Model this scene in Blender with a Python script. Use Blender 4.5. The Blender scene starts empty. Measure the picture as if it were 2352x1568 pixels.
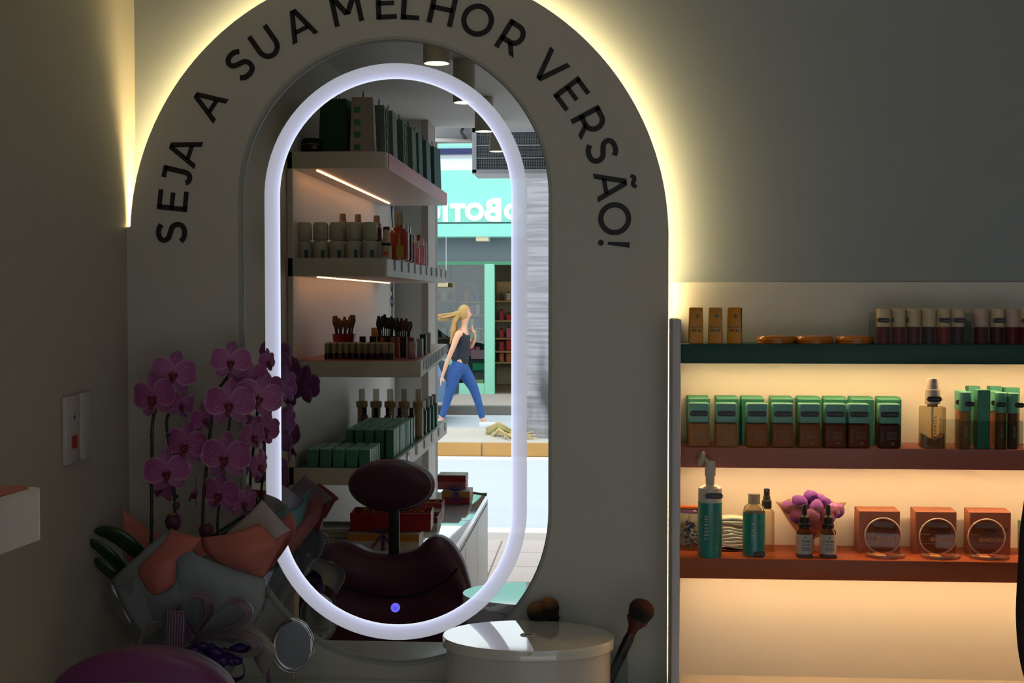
import bpy, bmesh, math, random
from mathutils import Vector, Matrix
C = bpy.context.scene.collection
S = bpy.context.scene
PI = math.pi
random.seed(7)

# ------------------------------------------------------------------ camera
F = 3000.0; VX, VY = 1380.0, 690.0; CXP, CYP = 1176.0, 784.0
D = 2.8                      # camera to panel plane (y = 0)
EYE = 1.65
MY = 0.012                   # plane of the mirror glass
yaw = math.atan((VX - CXP) / F); pitch = math.atan((CYP - VY) / F)
cd = bpy.data.cameras.new('camera'); cam = bpy.data.objects.new('camera', cd); C.objects.link(cam)
cam.location = (0, -D, EYE); cam.rotation_euler = (PI/2 - pitch, 0, yaw)
cd.sensor_width = 36; cd.lens = F / 2352 * 36; cd.clip_start = 0.05; cd.clip_end = 400
cd.dof.use_dof = False
S.camera = cam
RM = cam.rotation_euler.to_matrix()
def P(px, py, Y):            # point of the place seen at that photo pixel, on the plane y = Y
    v = RM @ Vector(((px - CXP) / F, -(py - CYP) / F, -1)); t = (Y + D) / v.y
    return Vector((v.x * t, Y, EYE + v.z * t))
def R(px, py, d):            # point seen in the mirror at path length d: its real place in the room
    p = P(px, py, d - D); return Vector((p.x, 2 * MY - p.y, p.z))
def RY(d): return 2 * MY - (d - D)
K = F

# ------------------------------------------------------------------ view and world
S.view_settings.view_transform = 'Standard'; S.view_settings.look = 'None'
S.view_settings.exposure = 0.0; S.view_settings.gamma = 1.0; S.view_settings.use_curve_mapping = False
try:
    S.cycles.use_denoising = True; S.cycles.denoiser = 'OPENIMAGEDENOISE'
except Exception: pass
S.cycles.max_bounces = 10; S.cycles.diffuse_bounces = 5; S.cycles.glossy_bounces = 6
S.cycles.transparent_max_bounces = 16; S.cycles.transmission_bounces = 6
S.cycles.sample_clamp_indirect = 4.0; S.cycles.caustics_reflective = False; S.cycles.caustics_refractive = False
w = bpy.data.worlds.new('world'); S.world = w; w.use_nodes = True
SKY = 2.6
wb = w.node_tree.nodes['Background']; wb.inputs[0].default_value = (0.86, 0.93, 1.0, 1); wb.inputs[1].default_value = SKY

ARCH_LED = 44.0; SHELF_LED = 60.0; BACK_LED = 9.0; SPOT_W = 2.2
def light(name, kind, loc, rot, energy, color, sx=1, sy=1, spread=None, portal=False):
    l = bpy.data.lights.new(name, kind); l.energy = energy; l.color = color
    if kind == 'AREA':
        l.shape = 'RECTANGLE'; l.size = sx; l.size_y = sy
        if spread: l.spread = spread
        if portal: l.cycles.is_portal = True
    o = bpy.data.objects.new(name, l); o.location = loc; o.rotation_euler = rot; C.objects.link(o); return o
XL, XR = -1.036, 1.80        # side walls
CEIL = EYE + 0.90
YF = RY(6.72)                # plane of the shop front
light('street_daylight_portal', 'AREA', ((-.84 + XR) / 2, YF + .01, CEIL / 2), (-PI/2, 0, 0), 1, (1, 1, 1), XR + .84, CEIL, portal=True)

# ------------------------------------------------------------------ materials
def lin(c):
    if isinstance(c, str):
        c = tuple(int(c[i:i+2], 16) / 255 for i in (0, 2, 4))
    return tuple((x / 12.92 if x <= .04045 else ((x + .055) / 1.055) ** 2.4) for x in c) + (1,)
MATS = {}
def mat(name, col, rough=.5, metal=0, spec=.5, emit=None, es=0, trans=0, ior=1.45, noise=.06, ns=12, bump=0, bs=150, coat=0, alpha=1, sheen=0):
    if name in MATS: return MATS[name]
    m = bpy.data.materials.new(name); m.use_nodes = True; n = m.node_tree.nodes; L = m.node_tree.links
    b = n['Principled BSDF']; c = lin(col)
    b.inputs['Roughness'].default_value = rough; b.inputs['Metallic'].default_value = metal
    b.inputs['Specular IOR Level'].default_value = spec; b.inputs['IOR'].default_value = ior
    b.inputs['Transmission Weight'].default_value = trans; b.inputs['Coat Weight'].default_value = coat
    b.inputs['Alpha'].default_value = alpha; b.inputs['Sheen Weight'].default_value = sheen
    tc = n.new('ShaderNodeTexCoord'); nz = n.new('ShaderNodeTexNoise'); nz.inputs['Scale'].default_value = ns
    nz.inputs['Detail'].default_value = 4; L.new(tc.outputs['Object'], nz.inputs['Vector'])
    mx = n.new('ShaderNodeMix'); mx.data_type = 'RGBA'
    mx.inputs[6].default_value = tuple(x * (1 - noise) for x in c[:3]) + (1,)
    mx.inputs[7].default_value = tuple(min(1, x * (1 + noise)) for x in c[:3]) + (1,)
    L.new(nz.outputs['Fac'], mx.inputs[0]); L.new(mx.outputs[2], b.inputs['Base Color'])
    if bump:
        n2 = n.new('ShaderNodeTexNoise'); n2.inputs['Scale'].default_value = bs; L.new(tc.outputs['Object'], n2.inputs['Vector'])
        bp = n.new('ShaderNodeBump'); bp.inputs['Strength'].default_value = bump; bp.inputs['Distance'].default_value = .002
        L.new(n2.outputs['Fac'], bp.inputs['Height']); L.new(bp.outputs[0], b.inputs['Normal'])
    if es:
        b.inputs['Emission Color'].default_value = lin(emit or col); b.inputs['Emission Strength'].default_value = es
    MATS[name] = m; return m
def clear(name, tint='f4f6f6', refl=1.0, rough=.02, body=0.0, bodycol='ffffff'):
    if name in MATS: return MATS[name]
    m = bpy.data.materials.new(name); m.use_nodes = True; n = m.node_tree.nodes; L = m.node_tree.links
    for x in list(n):
        if x.type == 'BSDF_PRINCIPLED': n.remove(x)
    out = n['Material Output']; tr = n.new('ShaderNodeBsdfTransparent'); tr.inputs[0].default_value = lin(tint)
    gl = n.new('ShaderNodeBsdfGlossy'); gl.inputs['Roughness'].default_value = rough
    lw = n.new('ShaderNodeFresnel'); lw.inputs[0].default_value = 1.5
    ml = n.new('ShaderNodeMath'); ml.operation = 'MULTIPLY'; ml.inputs[1].default_value = refl; ml.use_clamp = True
    mn = n.new('ShaderNodeMath'); mn.operation = 'MINIMUM'; mn.inputs[1].default_value = .32; L.new(ml.outputs[0], mn.inputs[0])
    L.new(lw.outputs[0], ml.inputs[0]); mix = n.new('ShaderNodeMixShader'); L.new(mn.outputs[0], mix.inputs[0])
    L.new(tr.outputs[0], mix.inputs[1]); L.new(gl.outputs[0], mix.inputs[2]); last = mix
    if body:
        df = n.new('ShaderNodeBsdfDiffuse'); df.inputs[0].default_value = lin(bodycol)
        m2 = n.new('ShaderNodeMixShader'); m2.inputs[0].default_value = body
        L.new(mix.outputs[0], m2.inputs[1]); L.new(df.outputs[0], m2.inputs[2]); last = m2
    L.new(last.outputs[0], out.inputs[0]); MATS[name] = m; return m
def emis(name, col, s):
    if name in MATS: return MATS[name]
    m = bpy.data.materials.new(name); m.use_nodes = True; n = m.node_tree.nodes
    b = n['Principled BSDF']; b.inputs['Base Color'].default_value = (.1, .1, .1, 1)
    b.inputs['Emission Color'].default_value = lin(col); b.inputs['Emission Strength'].default_value = s
    MATS[name] = m; return m

# ------------------------------------------------------------------ mesh helpers
def nb(): return bmesh.new()
def merge(bm, t):
    me = bpy.data.meshes.new('t'); t.to_mesh(me); t.free(); bm.from_mesh(me); bpy.data.meshes.remove(me); return bm
def bx(c, s, bev=0, seg=2, M=None, bm=None):
    t = nb(); bmesh.ops.create_cube(t, size=1)
    for v in t.verts: v.co = Vector((v.co.x * s[0], v.co.y * s[1], v.co.z * s[2]))
    if bev: bmesh.ops.bevel(t, geom=t.edges[:] , offset=bev, segments=seg, affect='EDGES', profile=.5)
    bmesh.ops.translate(t, verts=t.verts, vec=c)
    if M is not None: bmesh.ops.transform(t, matrix=M, verts=t.verts)
    return merge(bm if bm else nb(), t)
def b2(x0, x1, y0, y1, z0, z1, bev=0, bm=None):
    return bx(((x0+x1)/2, (y0+y1)/2, (z0+z1)/2), (abs(x1-x0), abs(y1-y0), abs(z1-z0)), bev, bm=bm)
def lathe(prof, seg=24, c=(0, 0, 0), sx=1, sy=1, M=None, bm=None):
    t = nb(); rings = []
    for r, z in prof:
        if r < 1e-6: rings.append([t.verts.new((0, 0, z))])
        else: rings.append([t.verts.new((r * sx * math.cos(2*PI*k/seg), r * sy * math.sin(2*PI*k/seg), z)) for k in range(seg)])
    for a, b in zip(rings, rings[1:]):
        for k in range(seg):
            k2 = (k + 1) % seg
            try:
                if len(a) == 1 and len(b) > 1: t.faces.new((a[0], b[k2], b[k]))
                elif len(b) == 1 and len(a) > 1: t.faces.new((a[k], a[k2], b[0]))
                elif len(a) > 1: t.faces.new((a[k], a[k2], b[k2], b[k]))
            except ValueError: pass
    bmesh.ops.recalc_face_normals(t, faces=t.faces)
    bmesh.ops.translate(t, verts=t.verts, vec=c)
    if M is not None: bmesh.ops.transform(t, matrix=M, verts=t.verts)
    return merge(bm if bm else nb(), t)
def cyl(r, z0, z1, seg=20, bev=.0, c=(0, 0, 0), sx=1, sy=1, M=None, bm=None):
    p = [(0, z0), (r, z0), (r, z1), (0, z1)] if not bev else [(0, z0), (r - bev, z0), (r, z0 + bev), (r, z1 - bev), (r - bev, z1), (0, z1)]
    return lathe(p, seg, c, sx, sy, M, bm)
def tube(pts, r, seg=8, closed=False, bm=None, flat=1.0):
    pts = [Vector(p) for p in pts]; n = len(pts); t = bm if bm else nb(); rings = []
    up = None
    for i, p in enumerate(pts):
        a = pts[i-1] if (i or closed) else p; b = pts[(i+1) % n] if (i < n-1 or closed) else p
        d = (b - a).normalized()
        if up is None:
            up = Vector((0, 0, 1)) if abs(d.z) < .9 else Vector((0, 1, 0))
        up = (up - d * up.dot(d)).normalized(); s = d.cross(up)
        rr = r[i] if isinstance(r, (list, tuple)) else r
        rings.append([t.verts.new(p + (up * math.cos(2*PI*k/seg) + s * flat * math.sin(2*PI*k/seg)) * rr) for k in range(seg)])
    m = n if closed else n - 1
    for i in range(m):
        a, b = rings[i], rings[(i+1) % n]
        for k in range(seg): t.faces.new((a[k], a[(k+1) % seg], b[(k+1) % seg], b[k]))
    if not closed:
        t.faces.new(list(reversed(rings[0]))); t.faces.new(rings[-1])
    return t
def spl(pts, n=6, closed=False):
    out = []; N = len(pts); pts = [Vector(p) for p in pts]
    for i in range(N if closed else N - 1):
        if closed: a, b, c, d = pts[i-1], pts[i], pts[(i+1) % N], pts[(i+2) % N]
        else: a, b, c, d = pts[max(i-1, 0)], pts[i], pts[i+1], pts[min(i+2, N-1)]
        for k in range(n):
            t = k / n
            out.append(.5 * ((2*b) + (c - a) * t + (2*a - 5*b + 4*c - d) * t*t + (3*b - a - 3*c + d) * t**3))
    if not closed: out.append(pts[-1])
    return out
def prism(poly, y0, y1, bm=None):        # polygon in XZ, thick along Y
    t = bm if bm else nb()
    a = [t.verts.new((p[0], y0, p[1])) for p in poly]; b = [t.verts.new((p[0], y1, p[1])) for p in poly]
    t.faces.new(a); t.faces.new(list(reversed(b))); n = len(poly)
    for k in range(n): t.faces.new((a[k], b[k], b[(k+1) % n], a[(k+1) % n]))
    bmesh.ops.recalc_face_normals(t, faces=t.faces); return t
def grid(rows, thick=0.0, bm=None, uv=True):   # rows of points -> surface
    t = bm if bm else nb(); V = [[t.verts.new(p) for p in r] for r in rows]; ul = t.loops.layers.uv.verify()
    m = len(rows); n = len(rows[0])
    for i in range(m - 1):
        for j in range(n - 1):
            f = t.faces.new((V[i][j], V[i][j+1], V[i+1][j+1], V[i+1][j])); f.smooth = True
            for l, (a, b) in zip(f.loops, ((i, j), (i, j+1), (i+1, j+1), (i+1, j))): l[ul].uv = (b / (n - 1), a / (m - 1))
    if thick:
        bmesh.ops.recalc_face_normals(t, faces=t.faces)
        bmesh.ops.solidify(t, geom=t.faces[:], thickness=thick)
    return t
def patch(ctrl, nu=5, nv=5, thick=.0008):      # ctrl: rows of control points, smoothed both ways
    rows = [spl(r, nu) for r in ctrl]; cols = list(zip(*rows)); cols = [spl(list(c), nv) for c in cols]
    return grid(list(zip(*cols)), thick)
def ico(r, c=(0, 0, 0), s=(1, 1, 1), sub=2, bm=None, M=None):
    t = nb(); bmesh.ops.create_icosphere(t, subdivisions=sub, radius=r)
    for v in t.verts: v.co = Vector((v.co.x * s[0] + c[0], v.co.y * s[1] + c[1], v.co.z * s[2] + c[2]))
    if M is not None: bmesh.ops.transform(t, matrix=M, verts=t.verts)
    for f in t.faces: f.smooth = True
    return merge(bm if bm else nb(), t)
def obj(name, bm, m, parent=None, smooth=None, label=None, kind=None, loc=None):
    me = bpy.data.meshes.new(name)
    if isinstance(bm, bpy.types.Mesh): me = bm
    else: bm.to_mesh(me); bm.free()
    if m is not None and not me.materials:
        for x in (m if isinstance(m, (list, tuple)) else [m]): me.materials.append(x)
    if smooth is not None:
        me.shade_smooth()
        if smooth < 180:
            me.set_sharp_from_angle(angle=math.radians(smooth))
    o = bpy.data.objects.new(name, me); C.objects.link(o)
    if parent is not None: o.parent = parent
    if label: o['label'] = label
    if kind: o['kind'] = kind
    if loc is not None: o.location = loc
    return o
def thing(name, label, cat, loc=(0, 0, 0), rz=0, group=None):
    o = bpy.data.objects.new(name, None); C.objects.link(o); o.empty_display_size = .05
    o.location = loc; o.rotation_euler = (0, 0, rz); o['label'] = label; o['category'] = cat
    if group: o['group'] = group
    return o
def tag(o, label, cat, group=None):
    o['label'] = label; o['category'] = cat
    if group: o['group'] = group
    return o
def struct(name, bm, m, smooth=None, parent=None):
    o = obj(name, bm, m, parent, smooth); o['kind'] = 'structure'; return o
def dup(root, loc, rz=None, label=None, group=None):
    r = root.copy(); C.objects.link(r); r.location = loc
    if rz is not None: r.rotation_euler = (0, 0, rz)
    if label: r['label'] = label
    if group: r['group'] = group
    for ch in list(root.children):
        c = ch.copy(); C.objects.link(c); c.parent = r
        for g in ch.children:
            e = g.copy(); C.objects.link(e); e.parent = c
    return r
TX = {}
def text(s, size, ext=.0004, bold=0, sp=1.0):
    k = (s, size, ext, bold, sp)
    if k in TX: return TX[k].copy()
    cu = bpy.data.curves.new('t', 'FONT'); cu.body = s; cu.size = size; cu.extrude = ext; cu.offset = bold
    cu.align_x = 'CENTER'; cu.align_y = 'CENTER'; cu.resolution_u = 3; cu.space_character = sp
    o = bpy.data.objects.new('t', cu); C.objects.link(o); dg = bpy.context.evaluated_depsgraph_get()
    me = bpy.data.meshes.new_from_object(o.evaluated_get(dg)); me.materials.clear(); bpy.data.objects.remove(o)
    TX[k] = me.copy(); return me
def txt(s, size, m, parent, loc, rot=(PI/2, 0, 0), ext=.0004, bold=0, sp=1.0, name='lettering', scale=None):
    me = text(s, size, ext, bold, sp); me.materials.append(m)
    o = bpy.data.objects.new(name, me); C.objects.link(o); o.parent = parent; o.location = loc; o.rotation_euler = rot
    if scale: o.scale = scale
    return o

def uvmat(name, build):
    if name in MATS: return MATS[name]
    m = bpy.data.materials.new(name); m.use_nodes = True; build(m.node_tree.nodes, m.node_tree.links); MATS[name] = m; return m

# wall paints
M_WALL = mat('left_wall_paint', 'b2ac9c', .62, noise=.03, ns=3, bump=.12, bs=90)
M_BACK = mat('back_wall_paint', '9ca3a4', .6, noise=.03, ns=3, bump=.1, bs=90)
M_PANEL = mat('panel_lacquer', 'c2beb2', .42, noise=.02, ns=4, spec=.35)
M_RIM = mat('rim_white', 'a4a79b', .5, noise=.02)
M_WHITE = mat('white_laminate', 'd8d4cc', .35, noise=.02)
M_CEIL = mat('ceiling_paint', 'c8cccc', .7, noise=.02)
M_BLACK = mat('black_vinyl', '15130f', .5, noise=.0)
M_ARCHLED = emis('warm_led_strip', 'ffe2a2', ARCH_LED)
M_SHLED = emis('amber_led_strip', 'ffcf94', SHELF_LED)
M_BKLED = emis('peach_led_strip', 'ffb070', BACK_LED)
M_CHROME = mat('chrome', 'd8d8d8', .06, 1, noise=0)
M_ACR = clear('clear_acrylic', 'eef2f2', .15)
M_GLASS = clear('clear_glass', 'e9efec', 1.6)
M_CELLO = clear('cellophane', 'fcfdfd', .6, .08, .015, 'd8dcdf')
# ================================================================== ROOM
WY = 0.06                    # back wall plane
ctr_z = P(900, 1560, 0).z    # vanity counter top
struct('wall_back', b2(XL - .1, XR + .1, WY, WY + .12, 0, CEIL + .1), M_BACK)
struct('wall_left', b2(XL - .12, XL, YF - .05, WY, 0, CEIL + .1), M_WALL)
struct('wall_right', b2(XR, XR + .12, YF - .05, WY, 0, CEIL + .1), M_BACK)
M_TILE = mat('floor_tile_ceramic', 'b9b0a6', .25, noise=.05, ns=5)
M_GROUT = mat('grout', '8d867e', .8)
fl = struct('floor', b2(XL, XR, YF, WY, -.05, -.004), M_GROUT)
me_t = None
for i in range(5):
    for j in range(7):
        x = XL + .28 + i * .58; y = -.24 - j * .6
        if y - .29 < YF: continue
        if me_t is None:
            o = obj('tile', bx((0, 0, -.006), (.572, .572, .012), .002, 1), M_TILE, fl); me_t = o.data
        else: o = obj('tile', me_t, None, fl)
        o.location = (x, y, 0)
struct('ceiling', b2(XL, XR, YF - .10, WY, CEIL, CEIL + .1), M_CEIL)
# shop front: pilaster beside the opening and the lintel above
px_j = R(1000, 700, 6.78).x - .035
M_PIL = mat('pilaster_grey', 'c4c8c6', .5, noise=.03)
struct('trim_1', b2(XL, px_j, YF, RY(6.5), 0, CEIL), M_PIL)
M_JAMB = mat('jamb_brown_grey', 'a8a098', .45)
struct('trim_2', b2(px_j, px_j + .035, YF - .06, RY(6.5), 0, CEIL - .001), M_JAMB)

# ================================================================== ARCHED SIGN PANEL
sc0 = D / F
def pw(px, py): p = P(px, py, 0); return (p.x, p.z)
acx, acz = pw(908.5, 547); AR = 627.5 * sc0; ZN = pw(300, 521)[1]
x_r = acx + AR
mcx, mcz = P(908, 811.5, MY).x, P(908, 811.5, MY).z
ms = (D + MY) / F
HL = 363 * ms
def stad(r, n=48, h=HL, cx=None, cz=None):
    cx = mcx if cx is None else cx; cz = mcz if cz is None else cz; o = []
    for k in range(n + 1): a = PI * k / n; o.append((cx + r * math.cos(a), cz + h + r * math.sin(a)))
    for k in range(n + 1): a = PI + PI * k / n; o.append((cx + r * math.cos(a), cz - h + r * math.sin(a)))
    return o
def in_stad(x, z, r): dz = max(abs(z - mcz) - HL, 0); return (x - mcx) ** 2 + dz * dz < r * r
PB = 0.45                     # lower edge of the panel
def in_arch(x, z, off=0):
    if z > ZN: return (x - acx) ** 2 + (z - acz) ** 2 < (AR - off) ** 2 and x > XL + .0005
    return XL + .0005 < x < x_r - off and z > PB
def radial(fn, a):
    lo, hi = 0, 3
    for _ in range(30):
        m = (lo + hi) / 2
        if fn(mcx + m * math.cos(a), mcz + m * math.sin(a)): lo = m
        else: hi = m
    return lo
RR = 355 * ms; RIMW = 9 * ms
angs = [2*PI*k/240 for k in range(240)]
for cxx, czz in ((XL + .0005, PB), (x_r, PB)): angs.append(math.atan2(czz - mcz, cxx - mcx) % (2*PI))
for k in range(9): angs.append((math.atan2(ZN - mcz, XL - mcx) + (k - 4) * .004) % (2*PI))
angs.sort()
def panel(y0, y1, off, hole):
    t = nb(); L = []
    for a in angs:
        ri = radial(lambda x, z: in_stad(x, z, hole), a); ro = radial(lambda x, z: in_arch(x, z, off), a)
        ca, sa = math.cos(a), math.sin(a)
        L.append([t.verts.new((mcx + r * ca, y, mcz + r * sa)) for r, y in ((ri, y0), (ro, y0), (ro, y1), (ri, y1))])
    n = len(L)
    for i in range(n):
        a, b = L[i], L[(i+1) % n]
        for k in range(4): t.faces.new((a[k], a[(k+1) % 4], b[(k+1) % 4], b[k]))
    bmesh.ops.recalc_face_normals(t, faces=t.faces); return t
pan = thing('arched_panel', 'large off-white arched wall panel with black lettering and light glowing behind its edge', 'panel', (0, 0, 0))
obj('panel_board', panel(0, .012, 0, RR + RIMW * .9), M_PANEL, pan, 30)
obj('light_block_core', panel(.012, WY - .001, .040, RR + RIMW * 2), mat('core_grey', '9c968a', .7), pan, 30)  # unseen solid core added so the strip's light doesn't leak behind the panel
# LED strip behind the outer edge
pts = []
off = .011
a0 = PI - math.asin((ZN + .002 - acz) / (AR - off)); pts.append((XL + .0060, .022, ZN + .001))
for k in range(81):
    a = a0 * (1 - k / 80.0); pts.append((acx + (AR - off) * math.cos(a), .022, acz + (AR - off) * math.sin(a)))
zb = P(1538, 1556, 0).z
for k in range(1, 12): pts.append((x_r - off, .022, acz + (zb - acz) * k / 11))
obj('led_strip', tube(pts, .005, 6), M_ARCHLED, pan, label='warm glowing light strip')
# rim around the mirror opening
o_, i_ = stad(RR + RIMW), stad(RR)
t = nb(); n = len(o_); Ls = []
for (xo, zo), (xi, zi) in zip(o_, i_):
    xm, zm = xi + (xo - xi) * .25, zi + (zo - zi) * .25
    Ls.append([t.verts.new(v) for v in ((xi, MY, zi), (xm, -.0020, zm), (xo, -.0015, zo), (xo, MY, zo))])
for i in range(n):
    a, b = Ls[i], Ls[(i+1) % n]
    for k in range(4): t.faces.new((a[k], a[(k+1) % 4], b[(k+1) % 4], b[k]))
bmesh.ops.recalc_face_normals(t, faces=t.faces)
obj('opening_rim', t, M_RIM, pan, 40, label='thin pale rim around the mirror opening')

# letters -------------------------------------------------------------
SW = .168
def stroke(pts, w=SW):        # polyline ribbon polygon (mitred)
    pts = [Vector((p[0], p[1])) for p in pts]; pts = [p for i, p in enumerate(pts) if i == 0 or (p - pts[i-1]).length > 1e-4]; Lp, Rp = [], []
    for i, p in enumerate(pts):
        a = pts[i-1] if i else p; b = pts[i+1] if i < len(pts)-1 else p
        d = (b - a).normalized(); nrm = Vector((-d.y, d.x)); k = 1
        if 0 < i < len(pts)-1:
            d1 = (p - a).normalized(); k = 1 / max(.5, Vector((-d1.y, d1.x)).dot(nrm))
        Lp.append(p + nrm * w/2 * k); Rp.append(p - nrm * w/2 * k)
    return [(Lp[i], Lp[i+1], Rp[i+1], Rp[i]) for i in range(len(pts)-1)]
def q(x0, y0, x1, y1): return [((x0, y0), (x1, y0), (x1, y1), (x0, y1))]
def sl(x0, y0, x1, y1, w=.17): return [((x0 - w/2, y0), (x0 + w/2, y0), (x1 + w/2, y1), (x1 - w/2, y1))]
def s2(pts): return [(p.x, p.y) for p in spl([Vector((a, b, 0)) for a, b in pts], 5)]
def arcp(cx, cy, rx, ry, a0, a1, n=24): return [(cx + rx * math.cos(math.radians(a0 + (a1-a0)*k/n)), cy + ry * math.sin(math.radians(a0 + (a1-a0)*k/n))) for k in range(n+1)]
W = SW
GL = {
 'S': (.70, stroke(s2([(.62,.82),(.50,.905),(.34,.93),(.18,.885),(.105,.76),(.17,.62),(.34,.54),(.52,.47),(.60,.33),(.575,.17),(.46,.09),(.32,.07),(.17,.105),(.05,.20)]))),
 'E': (.72, q(.04,0,.04+W,1) + q(.1,0,.70,W*.9) + q(.1,1-W*.9,.69,1) + q(.1,.44,.63,.44+W*.85)),
 'J': (.60, q(.13,1-W*.9,.52,1) + stroke([(.44,.94)] + [(.44,.30)] + arcp(.26,.27,.18,.20,0,-150,12))),
 'A': (.96, sl(.10,0,.46,1) + sl(.86,0,.50,1) + q(.24,.24,.72,.24+W*.82)),
 'U': (.86, stroke([(.12,1),(.12,.42)] + arcp(.43,.40,.31,.33,180,360,20) + [(.74,1)])),
 'M': (1.06, q(.05,0,.05+W*.95,1) + q(.86,0,.86+W*.95,1) + sl(.13,1,.53,.30,.2) + sl(.93,1,.53,.30,.2)),
 'L': (.66, q(.06,0,.06+W,1) + q(.1,0,.66,W*.9)),
 'H': (.90, q(.05,0,.05+W,1) + q(.72,0,.72+W,1) + q(.1,.43,.8,.43+W*.9)),
 'O': (1.04, stroke(arcp(.52,.5,.44,.44,0,360,40))),
 'R': (.80, q(.05,0,.05+W,1) + stroke([(.1,.925),(.42,.925)] + arcp(.42,.64,.27,.285,90,-90,14) + [(.1,.355)]) + sl(.70,0,.44,.36,.19)),
 'V': (.92, sl(.45,0,.09,1) + sl(.47,0,.83,1)),
 '~': (.50, stroke(s2([(.06,1.16),(.13,1.25),(.22,1.25),(.30,1.19),(.38,1.19),(.45,1.28)]), .125)),
 '!': (.26, [tuple((.13 + .095*math.cos(2*PI*k/14), .085 + .095*math.sin(2*PI*k/14)) for k in range(14))] + [((.085,.30),(.175,.30),(.22,1),(.04,1))]),
}
LET = [('S',390,534),('E',395,461),('J',409,402),('A',435.6,350),('A',492,246),('S',556,153),('U',611,101),('A',690,62),('M',793,10),
       ('E',886,3),('L',942,5),('H',1014,27),('O',1096,49),('R',1172,92),('V',1266,152),('E',1308,218),('R',1350,282),('S',1381,347),('Ã',1403,425),('O',1416,502),('!',1415,560)]
LH = 72 * sc0
for ch, lx, ly in LET:
    dx, dy = lx - 903, ly - 517; an = math.atan2(dx, -dy)
    r = 509; cxp, cyp = 903 + r * math.sin(an), 517 - r * math.cos(an)
    p = P(cxp, cyp, 0)
    wd, quads = GL['A' if ch == 'Ã' else ch]
    if ch == 'Ã': quads = quads + [tuple((a + .24, b) for a, b in qd) for qd in GL['~'][1]]
    t = nb()
    for qd in quads:
        pol = []
        for v in qd:
            a, b = (v[0] - wd/2) * LH, (v[1] - .5) * LH
            pol.append((a * math.cos(-an) - b * math.sin(-an), a * math.sin(-an) + b * math.cos(-an)))
        prism(pol, -.0015, .0, t)
    obj('letter', t, M_BLACK, pan, loc=(p.x, 0, p.z))

# ================================================================== LED MIRROR
mir = thing('led_mirror', 'tall pill-shaped wall mirror with a glowing white light ring set in the arched panel', 'mirror', (mcx, MY, mcz))
def stadface(r, y, t=None):
    t = t or nb(); t.faces.new([t.verts.new((x - mcx, y - MY, z - mcz)) for x, z in stad(r)]); return t
mg = bpy.data.materials.new('mirror_glass'); mg.use_nodes = True
bb = mg.node_tree.nodes['Principled BSDF']; bb.inputs['Base Color'].default_value = (.86, .89, .87, 1); bb.inputs['Metallic'].default_value = 1; bb.inputs['Roughness'].default_value = 0.0
pol = [(x - mcx, z - mcz) for x, z in stad(RR + .004)]
obj('mirror_glass', prism(pol, 0, .006), mg, mir)
def ring_mat(n, L):
    b = n['Principled BSDF']; b.inputs['Base Color'].default_value = (.02, .02, .02, 1); b.inputs['Roughness'].default_value = .03; b.inputs['IOR'].default_value = 1.75
    uv = n.new('ShaderNodeUVMap'); sp = n.new('ShaderNodeSeparateXYZ'); L.new(uv.outputs[0], sp.inputs[0])
    cr = n.new('ShaderNodeValToRGB'); e = cr.color_ramp; e.elements[0].color = (.36, .37, .42, 1); e.elements[1].color = (.80, .86, 1.0, 1)
    e.elements[1].position = .97; m2 = e.elements.new(.55); m2.color = (.43, .44, .55, 1); m3 = e.elements.new(.82); m3.color = (.54, .57, .80, 1)
    L.new(sp.outputs[0], cr.inputs[0]); L.new(cr.outputs[0], b.inputs['Emission Color']); b.inputs['Emission Strength'].default_value = 1.0
M_RING = uvmat('ring_light', ring_mat)
ro, ri = 305.5 * ms, 269.5 * ms
rows = []
A_, B_ = stad(ro), stad(ri)
for k in list(range(len(A_))) + [0]:
    a, b = A_[k], B_[k]; rows.append([Vector((a[0] + (b[0]-a[0]) * j/4 - mcx, -.0012, a[1] + (b[1]-a[1]) * j/4 - mcz)) for j in range(5)])
t = grid(rows); 
obj('light_ring', t, M_RING, mir, label='glowing bluish-white light ring')
pb = P(908, 1395, MY)
bt = obj('power_button', cyl(10.5 * ms, 0, .0015, 24, M=Matrix.Rotation(PI/2, 4, 'X')), emis('button_blue', '6a62ff', .95), mir, loc=(pb.x - mcx, -.001, pb.z - mcz), label='round blue lit power button')
obj('power_symbol', tube([(math.cos(a) * .0026, -.0022, math.sin(a) * .0026) for a in [math.radians(120 + 300 * k / 12) for k in range(13)]], .0006, 5), M_BLACK, bt)

# ================================================================== VANITY COUNTER
cf = RY(3.12)
vc = thing('vanity_counter', 'narrow white vanity counter under the arched panel', 'counter', (0, 0, 0))
obj('worktop', b2(XL + .001, x_r, cf, -.0015, ctr_z - .035, ctr_z, .003), M_WHITE, vc, 30)
obj('support_panel', b2(XL + .3, x_r - .3, -.12, -.0015, 0, ctr_z - .035), M_WHITE, vc)

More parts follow.
